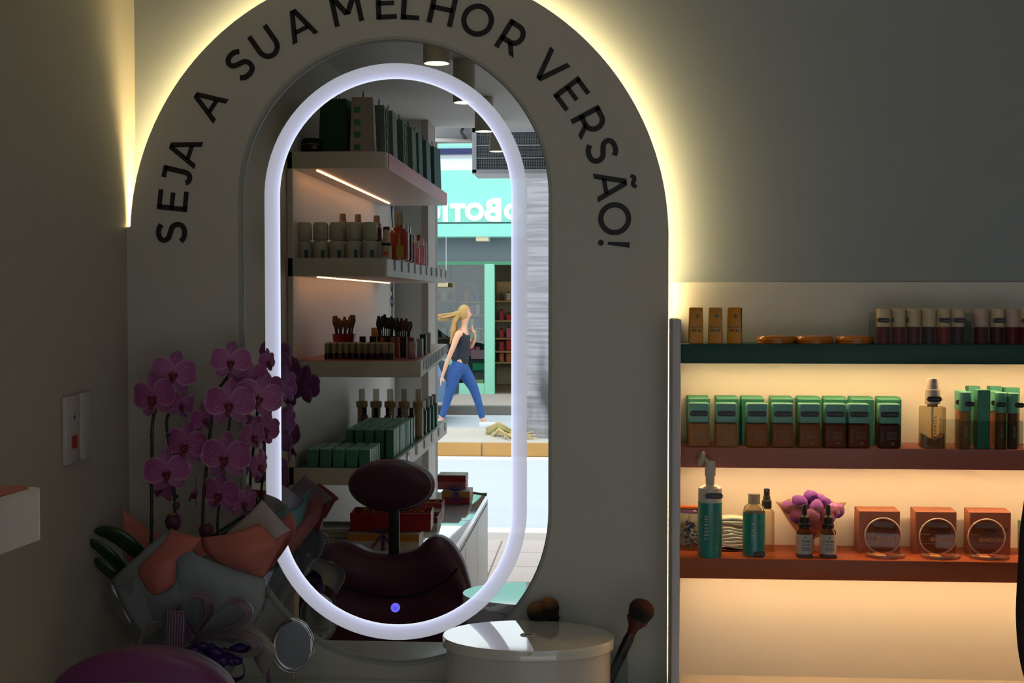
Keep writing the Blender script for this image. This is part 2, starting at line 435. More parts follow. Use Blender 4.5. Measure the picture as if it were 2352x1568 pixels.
# ================================================================== RIGHT-HAND SHELF UNIT
SF, SB = -.10, .045; SFK = (-.10, -.075, -.115)
zt = [P(1950, y, f).z for y, f in zip((790.5, 1029.5, 1286), SFK)]
zu = [P(1950, y, f).z for y, f in zip((835.5, 1076.5, 1333), SFK)]
sh = thing('wall_shelf_unit', 'backlit wall shelf unit with a dark green, a rose and a terracotta shelf', 'shelf', (0, 0, 0))
sx0 = P(1564, 900, -.118).x; spx = P(1543.5, 900, -.118).x
SHR = 1.62
M_BB = mat('backboard_white', 'e2dccd', .5, noise=.02)
obj('backboard', b2(x_r + .012, SHR, SB, WY - .001, 0.5, P(1900, 648, SB).z, .001), M_BB, sh)
obj('side_panel', b2(spx, sx0, -.119, SB, .3, P(1555, 732, -.118).z, .004), mat('side_white', 'c6c2c4', .4, noise=.02), sh, 30)
cols = [('shelf_green', '1f4a40'), ('shelf_rose', 'a8685c'), ('shelf_terracotta', 'a3532f')]
tops = []
for k in range(3):
    m = mat(cols[k][0], cols[k][1], .38, noise=.03, spec=.3)
    s = obj('shelf', b2(sx0, SHR, SFK[k], SB, zu[k], zt[k], .0012), m, sh, 30, label=('dark green shelf', 'rose shelf', 'terracotta shelf')[k])
    obj('led_strip', b2(sx0 + .01, SHR - .01, -.050, -.042, zu[k] - .0008, zu[k] + .0030), M_SHLED, s)
zc2 = P(1800, 1552, SB).z
obj('base_shelf', b2(sx0, SHR, -.30, SB, zc2 - .03, zc2, .002), mat('base_white', 'd9cfc0', .4), sh, 30, label='white lower shelf')
obj('base_cabinet', b2(sx0 + .005, SHR - .005, -.28, SB, 0, zc2 - .03), M_WHITE, sh)

# switch plates on the left wall
def wallL(px, py):             # pixel on the left wall, seen directly
    v = RM @ Vector(((px - CXP) / F, -(py - CYP) / F, -1)); t = XL / v.x
    return Vector((XL, -D + v.y * t, EYE + v.z * t))
sp_ = thing('switch_plate', 'white double switch plate with a small red rocker on the left wall', 'switch', wallL(170, 985))
p0, p1, p2, p3 = wallL(141, 985), wallL(173, 985), wallL(176, 985), wallL(201, 985); c0 = wallL(170, 985)
zt_, zb_ = wallL(160, 908).z, wallL(160, 1064).z
M_SW = mat('switch_plastic', 'bdb9b6', .3, noise=.01)
obj('plate', b2(0, .010, p0.y - c0.y, p1.y - c0.y, zb_ - c0.z, zt_ - c0.z, .003), M_SW, sp_, 30)
obj('plate', b2(0, .010, p2.y - c0.y, p3.y - c0.y, zb_ - c0.z + .002, zt_ - c0.z + .002, .003), M_SW, sp_, 30)
my = (p0.y + p1.y) / 2 - c0.y + .002
za, zb2 = wallL(165, 998).z - c0.z, wallL(165, 1027).z - c0.z
obj('rocker', b2(.010, .013, my - .011, my + .011, zb2, za, .001), mat('red_plastic', 'a5271a', .35), sp_, label='small dark red rocker')
za, zb2 = wallL(165, 943).z - c0.z, wallL(165, 970).z - c0.z
so = obj('socket', b2(.010, .0115, my - .011, my + .011, zb2, za, .0005), M_SW, sp_)
obj('socket_hole', cyl(.0045, 0, .0008, 12, c=(0, 0, 0), M=Matrix.Translation((.0115, my, (za + zb2) / 2)) @ Matrix.Rotation(PI/2, 4, 'Y')), mat('socket_grey', '5a5e58', .5), so)

# ceiling down-lights (seen in the mirror)
zlamp = []
for i, (lx, ly, d, wpx) in enumerate(((1003, 146, 4.0, 62), (1066, 236, 4.9, 51), (1112, 302, 5.8, 43), (1141, 348, 6.55, 35))):
    p = R(lx, ly, d); r = wpx * d / F / 2
    nm = ('nearest the mirror', 'second from the mirror', 'third from the mirror', 'farthest, by the shop front')[i]
    lp = thing('ceiling_spotlight', 'white cylindrical ceiling spotlight %s' % nm, 'lamp', (p.x, p.y, CEIL), group='ceiling spotlights')
    h = p.z - CEIL
    obj('lamp_body', lathe([(0, 0), (r, 0), (r, h), (r * .93, h), (r * .90, h + .012), (0, h + .012)], 28), mat('lamp_white', 'b9b6a4', .45), lp, 40)
    obj('lamp_lens', lathe([(0, h + .009), (r * .90, h + .009), (r * .9, h + .0115), (0, h + .0115)], 28), emis('lamp_glow', 'fff6e4', 9), lp)
    light('spot_beam', 'SPOT', (p.x, p.y, p.z - .005), (0, 0, 0), SPOT_W, (1, .95, .86))
# ================================================================== PRODUCTS ON THE RIGHT-HAND SHELVES
M_PILL = mat('black_label', '14110f', .4, noise=0)
M_GREYTXT = mat('label_print_grey', '8a827a', .6, noise=0)
M_PALETXT = mat('label_print_pale', 'd9cfc2', .6, noise=0)
def pill(parent, w_, h_, loc, ry=0, s='C.C. cosméticos', y=-.0006):
    t = nb(); r = h_ / 2; pol = [(w_/2 - r + r*math.cos(a), r*math.sin(a)) for a in [math.radians(-90 + 18*k) for k in range(11)]] + [(-w_/2 + r + r*math.cos(a), r*math.sin(a)) for a in [math.radians(90 + 18*k) for k in range(11)]]
    o = obj('sticker', prism(pol, y, 0), M_PILL, parent, loc=loc, label='small black pill-shaped sticker'); o.rotation_euler = (0, ry, 0)
    txt(s, h_ * .50, M_GREYTXT, o, (0, y - .0002, 0), ext=.0001)
    return o
def cross(parent, sz, loc, m):
    t = nb()
    for k in range(4):
        a = k * PI / 2 ; c, s_ = math.cos(a), math.sin(a)
        pol = [(0, 0), (sz*.22, sz*.12), (sz*.5, 0), (sz*.22, -sz*.12)]
        prism([(x*c - z*s_, x*s_ + z*c) for x, z in pol], -.0004, 0, t)
    return obj('emblem', t, m, parent, loc=loc)
z1, z2, z3 = zt
def px2(x, Y, y=1000): return P(x, y, Y).x
u1 = (D - .085) / F
# --- top shelf: yellow tubes
M_YEL = mat('yellow_plastic', 'd08a16', .4, noise=.02); M_TEALP = mat('teal_print', '1f5a5a', .5, noise=0)
def yellow():
    t = thing('sunscreen_tube', '', 'tube', (0, 0, 0), group='yellow tubes on the green shelf')
    b = nb(); h = 83 * u1; w0, w1 = 16.5 * u1, 15 * u1
    bb_ = bx((0, 0, h/2), (2*w0, .024, h), .003, 2)
    for v in bb_.verts:
        if v.co.z > h * .55: v.co.x *= w1 / w0
    obj('body', bb_, M_YEL, t, 40)
    cross(t, .012, (.003, -.0124, h * .76), M_TEALP)
    txt('PROTETOR', .0045, M_TEALP, t, (0, -.0124, h * .46)); txt('FPS 30', .0075, M_TEALP, t, (0, -.0124, h * .36), bold=.0002)
    return t
y0 = yellow()
for i, (x, rz) in enumerate(((1597, 0), (1642, -.12), (1686, -.22))):
    o = y0 if i == 0 else dup(y0, (0, 0, 0)); o.location = (px2(x, -.085), -.085, z1); o.rotation_euler = (0, 0, rz)
    o['label'] = ('yellow tube at the left end of the green shelf', 'yellow tube second from the left on the green shelf', 'yellow tube with a black sticker on its side, right of two others')[i]
s_ = obj('side_sticker', bx((.0142, -.002, .050), (.0012, .009, .048), .0005), M_PILL, o, label='black sticker on the tube side')
# --- orange round tins
M_OR = mat('orange_plastic', 'c9741a', .22, noise=.02, coat=.4)
r = 44 * u1
def tin():
    t = thing('round_tin', '', 'tin', (0, 0, 0), group='orange round tins on the green shelf')
    obj('base', cyl(r * .97, 0, .0065, 40, .0012), M_OR, t, 40)
    obj('lid', lathe([(0, .0066), (r, .0066), (r, .011), (r * .93, .0155), (r * .5, .0175), (0, .0178)], 40), M_OR, t, 50)
    return t
t0 = tin()
for i, x in enumerate((1781, 1868, 1961)):
    o = t0 if i == 0 else dup(t0, (0, 0, 0)); o.location = (px2(x, -.05), -.05, z1)
    o['label'] = ('round orange tin next to the yellow tubes', 'middle of the three round orange tins', 'round orange tin beside the rack of dark red lip glosses')[i]
# --- lip gloss bottles
M_CREAM = mat('cream_cap', 'cbb692', .4, noise=.02); M_CREAM2 = mat('pinkish_cap', 'c2a79a', .4, noise=.02)
REDS = ['7a2420', '84100f', '701a1c', '581018', 'a01808', '520c14', '6c2420', '5c1a1c', '7a1214', '8a1212']
def gloss(col, cap, h=80 * u1, r_=16 * u1):
    t = thing('lip_gloss_bottle', '', 'lip gloss', (0, 0, 0), group='lip glosses on the green shelf')
    m = mat('gloss_' + col, col, .3, noise=.05, spec=.3)
    obj('body', cyl(r_ * .94, 0, h * .48, 20, .001), m, t, 40)
    obj('cap', cyl(r_, h * .48, h, 20, .0015), cap, t, 40)
    return t
xs = [2027, 2061, 2095, 2130, 2163, 2196, 2250, 2287, 2321, 2352]
nth = ['first', 'second', 'third', 'fourth', 'fifth', 'sixth']
for i, x in enumerate(xs):
    o = gloss(REDS[i], M_CREAM2 if i in (6, 8) else M_CREAM); o.location = (px2(x, -.075), -.075, z1)
    o['label'] = ('%s cream-capped lip gloss from the left in the first rack' % nth[i]) if i < 6 else ('%s lip gloss from the left in the rack at the far right' % nth[i-6])
    if i in (0, 4, 5, 7, 9): pill(o, .026, .0095, (.001 if i else -.003, -16*u1 - .0002, 54*u1), [.05, 0, 0, 0, .08, .03, 0, -.03, 0, -.1][i])
    if i in (1, 2): pill(o, .010, .009, (-.0125, -16*u1*.62, 54*u1), 0, 'C')
for i, (xa, xb) in enumerate(((2004, 2216), (2226, 2400))):
    a, b = px2(xa, -.095), px2(xb, -.055)
    t = thing('acrylic_rack', ('clear acrylic rack around six lip glosses on the green shelf', 'clear acrylic rack at the right end of the green shelf')[i], 'rack', (a, -.075, z1))
    L_ = b - a
    obj('front_panel', bx((L_/2, -.0215, .017), (L_, .0015, .034)), M_ACR, t); obj('back_panel', bx((L_/2, .026, .032), (L_, .0015, .064)), M_ACR, t)
    for xx in (0.001, L_ - .001): obj('side_panel', bx((xx, .002, .024), (.0015, .046, .048)), M_ACR, t)

# --- middle shelf: foundation bottles and boxes
M_MINT = mat('mint_cap', '6aa89a', .35, noise=.03); M_BOXG = mat('green_carton', '4a9a78', .45, noise=.04)
SK = ['9c6a3c', '9c6c3e', '925626', '865026', '844a26', '6a3216', '64300f', '4c2210']
def foundation(col):
    t = thing('foundation_bottle', '', 'bottle', (0, 0, 0), group='foundation bottles on the rose shelf')
    h = 102 * u1; w_ = 49 * u1
    obj('body', bx((0, 0, h * .27), (w_, .030, h * .54), .004, 3), mat('skin_' + col, col, .4, noise=.12, ns=60, spec=.2), t, 40)
    obj('cap', bx((0, 0, h * .775), (w_ * .98, .029, h * .45), .004, 3), M_MINT, t, 40)
    pill(t, w_ * .86, .0115, (0, -.0150, h * .76))
    pr = obj('printed_lines', bx((.004, -.0151, h*.36), (.020, .0003, .0005)), M_GREYTXT, t)
    for k in range(1, 6): pr2 = obj('printed_lines', pr.data, None, t); pr2.location = (0, 0, -.0028 * k)
    cross(t, .008, (.006, -.0151, .010), M_GREYTXT)
    txt('YESMAKE', .0042, M_GREYTXT, t, (-.015, -.0151, h*.27), (PI/2, -PI/2, 0), sp=1.4)
    return t
def carton(w_, dd, h, m=None, name='carton', lab='', group=None, text_=None):
    t = thing(name, lab, 'box', (0, 0, 0), group=group)
    obj('carton_body', bx((0, 0, h/2), (w_, dd, h), .0008, 1), m or M_BOXG, t)
    obj('top_flap', bx((0, 0, h + .0004), (w_ * .97, dd * .97, .0008), .0003, 1), m or M_BOXG, t)
    return t
bxs = [1604, 1667, 1737, 1796, 1857, 1916, 1970, 2040]
cxs = [1604, 1669, 1727, 1794, 1856, 1917, 1977, 2040]
desc = ['far left', 'second from the left', 'third from the left, set right of its box', 'fourth from the left, sticker tilted', 'fourth from the right', 'third from the right, darker brown', 'second from the right', 'far right, darkest brown']
for i in range(8):
    o = foundation(SK[i]); o.location = (px2(bxs[i], -.058), -.058, z2); o.rotation_euler = (0, 0, 0)
    o['label'] = 'mint-capped foundation bottle on the rose shelf, ' + desc[i]
    nstack = 2
    for k in range(nstack):
        c = carton(50*u1, .040, (109 if k == 0 else 110) * u1, lab='', group='green foundation cartons on the rose shelf')
        c.location = (px2(cxs[i] - 2*k, -.021 + .042*k), -.021 + .042 * k, z2)
        c['label'] = 'green carton %s the %s foundation bottle' % (('right behind', 'against the wall behind')[k], ['leftmost', 'second', 'third', 'fourth', 'fifth', 'sixth', 'seventh', 'rightmost'][i])
# --- clear spray bottle
t = thing('setting_spray_bottle', 'clear square spray bottle with a white pump and brown glitter at the bottom', 'bottle', (px2(2141, -.052), -.052, z2))
hb = 95 * u1; wv = 52 * u1
obj('glass_body', bx((0, 0, hb/2), (wv, .040, hb), .003, 2), clear('spray_glass', 'efe6cf', 1.3, .03, .12, 'd8b070'), t, 40)
gl_ = mat('brown_glitter', '6a3f24', .5, noise=.5, ns=300)
rows = [[(-.021 + .042 * i / 10, yy, .0165 + .012 * abs(i - 5) / 5 + .002 * math.sin(i * 2.1)) for i in range(11)] for yy in (-.0165, .0165)]
tb = nb()
prism([(-.0215, .002)] + [(.0215, .002)] + [(p[0], p[2]) for p in reversed(rows[0])], -.0170, .0170, tb)
obj('glitter_liquid', tb, gl_, t)
obj('collar', cyl(.0105, hb, hb + .006, 18), mat('amber_collar', 'a86a3a', .3), t, 40)
obj('pump', lathe([(0, hb+.005), (17*u1, hb+.005), (17*u1, hb+.020), (16*u1, hb+.0345), (13.5*u1, hb+.0355), (12.5*u1, hb+.054), (11*u1, hb+.058), (0, hb+.059)], 20), mat('pump_white', 'b9b0a8', .4), t, 40)
pill(t, .030, .011, (0, -.0160, hb + .016))
obj('nozzle', cyl(.0012, 0, .001, 8, M=Matrix.Translation((0, -.0108, hb+.052)) @ Matrix.Rotation(PI/2, 4, 'X')), M_BLACK, t)
obj('dip_tube', tube([(0, 0, .005), (0, 0, hb)], .0018, 6), mat('tube_white', 'd8c8a8', .4), t)
txt('YESMAKE', .009, M_BLACK, t, (.0, -.0203, hb * .52), (PI/2, PI/2, 0), sp=1.3)
# --- concealer tubes with cartons in acrylic holders
def concealer(col, h, hc, w_=30):
    t = thing('concealer_tube', '', 'tube', (0, 0, 0), group='concealer tubes on the rose shelf')
    obj('body', cyl(w_*u1/2*.92, 0, h*u1 - hc*u1, 16, .001), mat('skin_' + col, col, .35, noise=.08, spec=.3), t, 40)
    obj('cap', cyl(w_*u1/2, h*u1 - hc*u1, h*u1, 16, .001), mat('mint_cap_light', '6ab09a', .35), t, 40)
    txt('YESMAKE', .0048, M_PALETXT, t, (0, -w_*u1/2 - .0002, h*u1*.3), (PI/2, -PI/2, 0), sp=1.3)
    return t
for (x, Y, h, hc, w_, col, lb, pl) in (
        (2216, -.055, 129, 44, 27, 'a87850', 'light beige concealer tube, leftmost at the front of the group', (.006, 52)),
        (2205, -.020, 130, 44, 26, 'a87c58', 'pale concealer tube half hidden behind the leftmost one', (-.003, 60)),
        (2298, -.055, 128, 46, 27, '8a5a38', 'brown concealer tube right of the tall green carton', (-.003, 102)),
        (2283, -.022, 129, 46, 25, '9a6a44', 'concealer tube hidden behind the brown one', (0, 60)),
        (2326, -.055, 127, 46, 27, '5e3c26', 'darkest concealer tube at the right end of the group', (.009, 96))):
    o = concealer(col, h, hc, w_); o.location = (px2(x, Y), Y, z2); o['label'] = lb
    pill(o, .020, .010, (pl[0], -w_*u1/2 - .0003, (h - 27) * u1), .05, 'C.C. cosm')
for (x, Y, h, w_, lb) in ((2255, -.054, 133, 29, 'tall green carton in the middle of the concealer tubes'), (2233, .018, 136, 27, 'green carton behind and left of the tall one'),
                      (2283, .018, 136, 28, 'green carton behind and right of the tall one'), (2321, .005, 134, 32, 'green carton at the right end behind the darkest tube')):
    o = carton(w_*u1, .026, h*u1, mat('green_carton_dark', '4a957c', .45), lab=lb, group='slim green cartons'); o.location = (px2(x, Y), Y, z2)
    if x == 2255: txt('YESMAKE', .006, M_GREYTXT, o, (.002, -.0133, .085), (PI/2, -PI/2, 0), sp=1.3); cross(o, .008, (0, -.0133, .012), M_GREYTXT)
for (xa, xb, hh) in ((2167, 2204, 68), (2206, 2241, 64), (2243, 2272, 64), (2276, 2308, 64), (2310, 2350, 64)):
    a, b = px2(xa, -.072), px2(xb, -.072)
    o = obj('acrylic_sleeve', nb(), M_ACR, None); bpy.data.objects.remove(o)
    t = thing('acrylic_holder', 'clear acrylic holder' + {2167: ' standing empty beside the spray bottle', 2206: ' around the leftmost concealer tube', 2243: ' around the tall green carton', 2276: ' around the brown concealer tube', 2310: ' around the darkest concealer tube'}[xa], 'holder', ((a+b)/2, -.056, z2))
    L_ = b - a; Hh = hh * u1
    obj('front_panel', bx((0, -.016, Hh/2), (L_, .001, Hh)), M_ACR, t)
    for s in (-1, 1): obj('side_panel', bx((s * L_/2, 0, Hh/2), (.001, .033, Hh)), M_ACR, t)

# --- bottom shelf
M_TEALL = mat('teal_label', '1f8379', .3, noise=.04, coat=.4)
M_PW = mat('pump_plastic_white', 'c9c2b4', .35, noise=.02)
t = thing('foam_cleanser_bottle', 'tall teal and white foam cleanser bottle with a silicone brush head', 'bottle', (px2(1631.5, -.091), -.091, z3))
rb = 27.5 * u1
def hz(y): return (1279 - y) * u1
obj('body', lathe([(0, 0), (rb * .94, 0), (rb, .004), (rb, hz(1154)), (0, hz(1154))], 32), M_TEALL, t, 40)
obj('cap_base', lathe([(0, hz(1154)), (rb*.985, hz(1154)), (rb*.97, hz(1122)), (rb*.55, hz(1115)), (0, hz(1114))], 32), M_PW, t, 40)
obj('neck', lathe([(0, hz(1118)), (.0090, hz(1118)), (.0092, hz(1096)), (.0112, hz(1094)), (.0112, hz(1064)), (.009, hz(1060)), (0, hz(1059))], 20), M_PW, t, 50)
obj('spout', tube(spl([(.004, 0, hz(1068)), (-.004, 0, hz(1062)), (-.012, -.001, hz(1056))], 5), .0048, 10), M_PW, t, 60)
br = obj('brush_head', ico(.0155, (0, 0, 0), (.50, .9, 1.1), 3, M=Matrix.Translation((-.0175, -.001, hz(1056))) @ Matrix.Rotation(.25, 4, 'Y')), mat('silicone', 'b8ae92', .5), t, 180)
pill(t, 40*u1, .0115, (.006, -rb*.97 - .0002, hz(1137)))
txt('YESSKIN', .0105, M_PALETXT, t, (-.009, -rb - .0003, hz(1210)), (PI/2, -PI/2, 0), sp=1.35)
pr = obj('printed_lines', bx((.010, -rb*.975, hz(1176)), (.018, .0006, .0005)), M_GREYTXT, t)
for k in range(1, 12): p_ = obj('printed_lines', pr.data, None, t); p_.location = (0, 0, -.0045 * k)
cross(t, .008, (.010, -rb*.97, hz(1254)), M_GREYTXT)

t = thing('micellar_bottle', 'clear bottle with a teal label and grey screw cap on the terracotta shelf', 'bottle', (px2(1733, -.075), -.075, z3))
rb2 = 25 * u1
obj('bottle_body', lathe([(0, 0), (rb2*.95, 0), (rb2, .003), (rb2, hz(1177)), (rb2*.9, hz(1167)), (.012, hz(1160)), (.012, hz(1156))], 28), clear('bottle_clear', 'e6dcc8', 1.3, .04, .22, 'd8c8a4'), t, 50)
obj('front_label', lathe([(rb2 + .0004, .001), (rb2 + .0004, hz(1180))], 28), M_TEALL, t, 50)
obj('screw_cap', cyl(.0125, hz(1161), hz(1137), 24, .001), clear('cap_frosted', 'd8d4c8', 1.0, .2, .6, 'a8a294'), t, 40)
txt('YESSKIN', .0082, M_PALETXT, t, (-.005, -rb2 - .0009, hz(1222)), (PI/2, -PI/2, 0), sp=1.35)
pill(t, .026, .0115, (.008, -rb2*.97 - .0008, hz(1272)))
pr = obj('printed_lines', bx((.009, -rb2*.98, hz(1195)), (.014, .0006, .0005)), M_GREYTXT, t)
for k in range(1, 9): p_ = obj('printed_lines', pr.data, None, t); p_.location = (0, 0, -.0045 * k)

t = thing('empty_spray_bottle', 'empty clear spray bottle with a black nozzle behind the teal-labelled bottle', 'bottle', (px2(1762, -.030), -.030, z3))
obj('bottle_body', lathe([(0, 0), (.0155, 0), (.0165, .003), (.0165, .080), (.015, .086), (.009, .090), (.009, .094)], 24), clear('bottle_very_clear', 'efe6d6', 1.2), t, 50)
obj('collar', cyl(.0102, .091, .108, 20, .001), M_BLACK, t, 40)
obj('nozzle', lathe([(0, .108), (.0085, .108), (.0070, .117), (.0062, .117), (.0062, .132), (0, .132)], 16), M_BLACK, t, 40)
obj('outlet', cyl(.0016, 0, .001, 8, M=Matrix.Translation((-.001, -.0060, .1285)) @ Matrix.Rotation(PI/2, 4, 'X')), mat('outlet_grey', '6a625c', .5), t)

# cotton pads
M_COT = mat('cotton', 'eee2cb', .95, noise=.05, bump=.3, bs=200)
t = thing('cotton_pad_stack', 'two stacks of folded white cotton pads between the teal bottles', 'cotton pads', (px2(1690, -.02), -.02, z3))
for k in range(11):
    zz = .0035 + k * .0068; L_ = .064 - .0015 * abs(math.sin(k * 2.1))
    if k < 8 or k > 8: 
        rws = [[((-.5 + i/8) * L_ + .001*math.sin(k*3), (-.5 + j/2) * .05, zz + .0016 * math.sin(i * .9 + k) + (.002*k/11)*math.sin(i*.8)) for i in range(9)] for j in range(3)]
        obj('cotton_pad', grid(rws, .0058), M_COT, t)
# swab jar
jx = px2(1586, -.01)
t = thing('swab_jar', 'clear jar of blue and white cotton swabs beside the shelf side panel', 'jar', (jx, -.010, z3))
obj('jar_glass', lathe([(0, .0), (.030, .0), (.031, .003), (.031, .078), (.0295, .078), (.0295, .004), (0, .0035)], 28), M_ACR, t, 40)
obj('jar_lid', cyl(.0318, .079, .086, 28, .002), clear('lid_violet', 'c8b4d8', 1.3, .1, .35, '6a4a8a'), t, 40)
M_BLU = mat('swab_blue', '3c5fa0', .5); random.seed(3)
for k in range(44):
    a = random.uniform(0, 2*PI); rr = random.uniform(.0, .012); c = Vector((rr*math.cos(a), rr*math.sin(a), random.uniform(.009, .056)))
    d = Vector((random.uniform(-1, 1), random.uniform(-1, 1), random.uniform(-.35, .35))).normalized() * .0135
    sw = obj('swab', tube([c - d, c + d], .0013, 5), M_BLU if k % 3 else M_COT, t)
    e_ = ico(.0026, c + d, (1, 1, 1), 1); ico(.0026, c - d, (1, 1, 1), 1, e_); obj('cotton_tip', e_, M_COT, sw)
tag(obj('wooden_pencil', tube([px_ for px_ in (Vector((jx - .026, -.022, z3 + .0905)), Vector((jx + .034, -.030, z3 + .0905)))], .0044, 6), mat('pencil_orange', 'd0742c', .5), None), 'orange pencil lying on the swab jar lid', 'pencil')

# glass bowl with purple sponges
bwx = px2(1864, -.025)
t = thing('glass_bowl', 'footed clear glass bowl with a wavy rim filled with purple sponges', 'bowl', (bwx, -.022, z3))
NB = 40
def wavy(r_, z_, amp, n=6): return [(r_ * (1 + amp * math.cos(n * 2*PI*k/NB)) * math.cos(2*PI*k/NB), .72 * r_ * (1 + amp * math.cos(n*2*PI*k/NB)) * math.sin(2*PI*k/NB), z_ + amp * .05 * math.cos(n*2*PI*k/NB)) for k in range(NB + 1)]
obj('bowl_glass', grid([wavy(*v) for v in ((.010, .028, 0), (.026, .034, .02), (.045, .060, .03), (.060, .085, .03), (.070, .101, .045))], .0014), clear('bowl_glass', 'fbeee4', .9, .03, .10, 'e8b090'), t)
obj('bowl_foot', lathe([(0, .0), (.024, .0), (.026, .004), (.010, .010), (.007, .020), (.011, .030), (0, .032)], 8), clear('foot_glass', 'f0e0d0', 2.4, .03), t, 20)
M_SP = [mat('sponge_purple', '8a4fa0', .85, noise=.08, bump=.3, bs=300), mat('sponge_violet', '6e3a8c', .85, noise=.08, bump=.3, bs=300), mat('sponge_lilac', 'a070b4', .85, noise=.08, bump=.3, bs=300)]
ORD = ['first', 'second', 'third', 'fourth', 'fifth', 'sixth', 'seventh', 'eighth', 'ninth', 'tenth', 'eleventh', 'twelfth', 'thirteenth', 'fourteenth', 'fifteenth', 'sixteenth']
random.seed(5)
sps = [(-.050, .0, .095), (-.028, -.012, .108), (-.012, .012, .104), (.010, -.016, .098), (.030, .0, .104), (.050, -.006, .092), (.062, .004, .088), (.0, -.004, .118), (-.03, .015, .096), (.022, .014, .11), (-.034, -.015, .080), (.0, -.022, .080), (.034, -.018, .078), (-.015, 0, .066), (.016, 0, .062), (.0, .0, .048)]
for k, (a, b_, c_) in enumerate(sps):
    M4 = Matrix.Translation((bwx + a * .9, -.022 + b_, z3 + c_ - .003)) @ Matrix.Rotation(random.uniform(-1, 1), 4, 'X') @ Matrix.Rotation(random.uniform(-1.2, 1.2), 4, 'Y')
    bmx = ico(.0165, (0, 0, 0), (1, .8, 1.15), 2)
    for v in bmx.verts:
        f = 1 - .35 * max(0, v.co.z / .019); v.co.x *= f; v.co.y *= f
    bmesh.ops.transform(bmx, matrix=Matrix.Rotation(random.uniform(-1, 1), 4, 'Y') @ Matrix.Rotation(random.uniform(-1, 1), 4, 'X'), verts=bmx.verts)
    o = obj('makeup_sponge', bmx, M_SP[k % 3], None, loc=(bwx + a * .9, -.022 + b_, z3 + c_ - .003))
    tag(o, '%s drop-shaped makeup sponge in the glass bowl, %s from the left' % (('purple', 'dark violet', 'lilac')[k % 3], ORD[sorted(range(len(sps)), key=lambda q: sps[q][0]).index(k)]), 'sponge', 'sponges in the glass bowl')

# dropper bottles
M_AMB = clear('amber_glass', 'b87a2a', 1.5, .03, .35, '8a5214')
def dropper():
    t = thing('dropper_bottle', '', 'bottle', (0, 0, 0), group='serum dropper bottles')
    rb = 18.5 * u1; g = lambda y: (1281 - y) * u1
    obj('bottle_body', lathe([(0, 0), (rb, 0), (rb, g(1232)), (rb*.95, g(1222)), (.008, g(1214)), (.008, g(1208))], 24), M_AMB, t, 50)
    obj('white_label', lathe([(rb + .0003, .0065), (rb + .0003, g(1228))], 24), mat('paper_white', 'c3b8ac', .5), t, 50)
    obj('label_band', lathe([(rb + .0005, .002), (rb + .0005, .0075)], 24), mat('band_mauve', '7a3a4c', .5), t, 50)
    obj('dropper_cap', lathe([(0, g(1214)), (.0120, g(1214)), (.0120, g(1205)), (.0098, g(1204)), (.0098, g(1190)), (.0052, g(1185)), (.0048, g(1166)), (.0035, g(1162)), (0, g(1161))], 20), M_BLACK, t, 40)
    pill(t, rb*1.9, .005, (0, -rb*1.03, .0035), 0, 'C.C. cosméticos')
    cross(t, .006, (0, -rb*1.025, g(1234)), M_PILL); txt('YESLAB', .0055, M_PILL, t, (0, -rb*1.025, g(1243)), bold=.0001)
    pr = obj('printed_lines', bx((.001, -rb*1.02, g(1250)), (.018, .0004, .0006)), M_PILL, t)
    for k in (1, 3, 4, 5, 6): p_ = obj('printed_lines', pr.data, None, t); p_.location = (0, 0, -.0021 * k)
    return t
d0 = dropper(); d0.location = (px2(1849, -.083), -.083, z3); d0['label'] = 'amber dropper bottle with white label in front of the glass bowl, left one'
dup(d0, (px2(1903.5, -.083), -.083, z3), label='amber dropper bottle with white label in front of the glass bowl, right one')

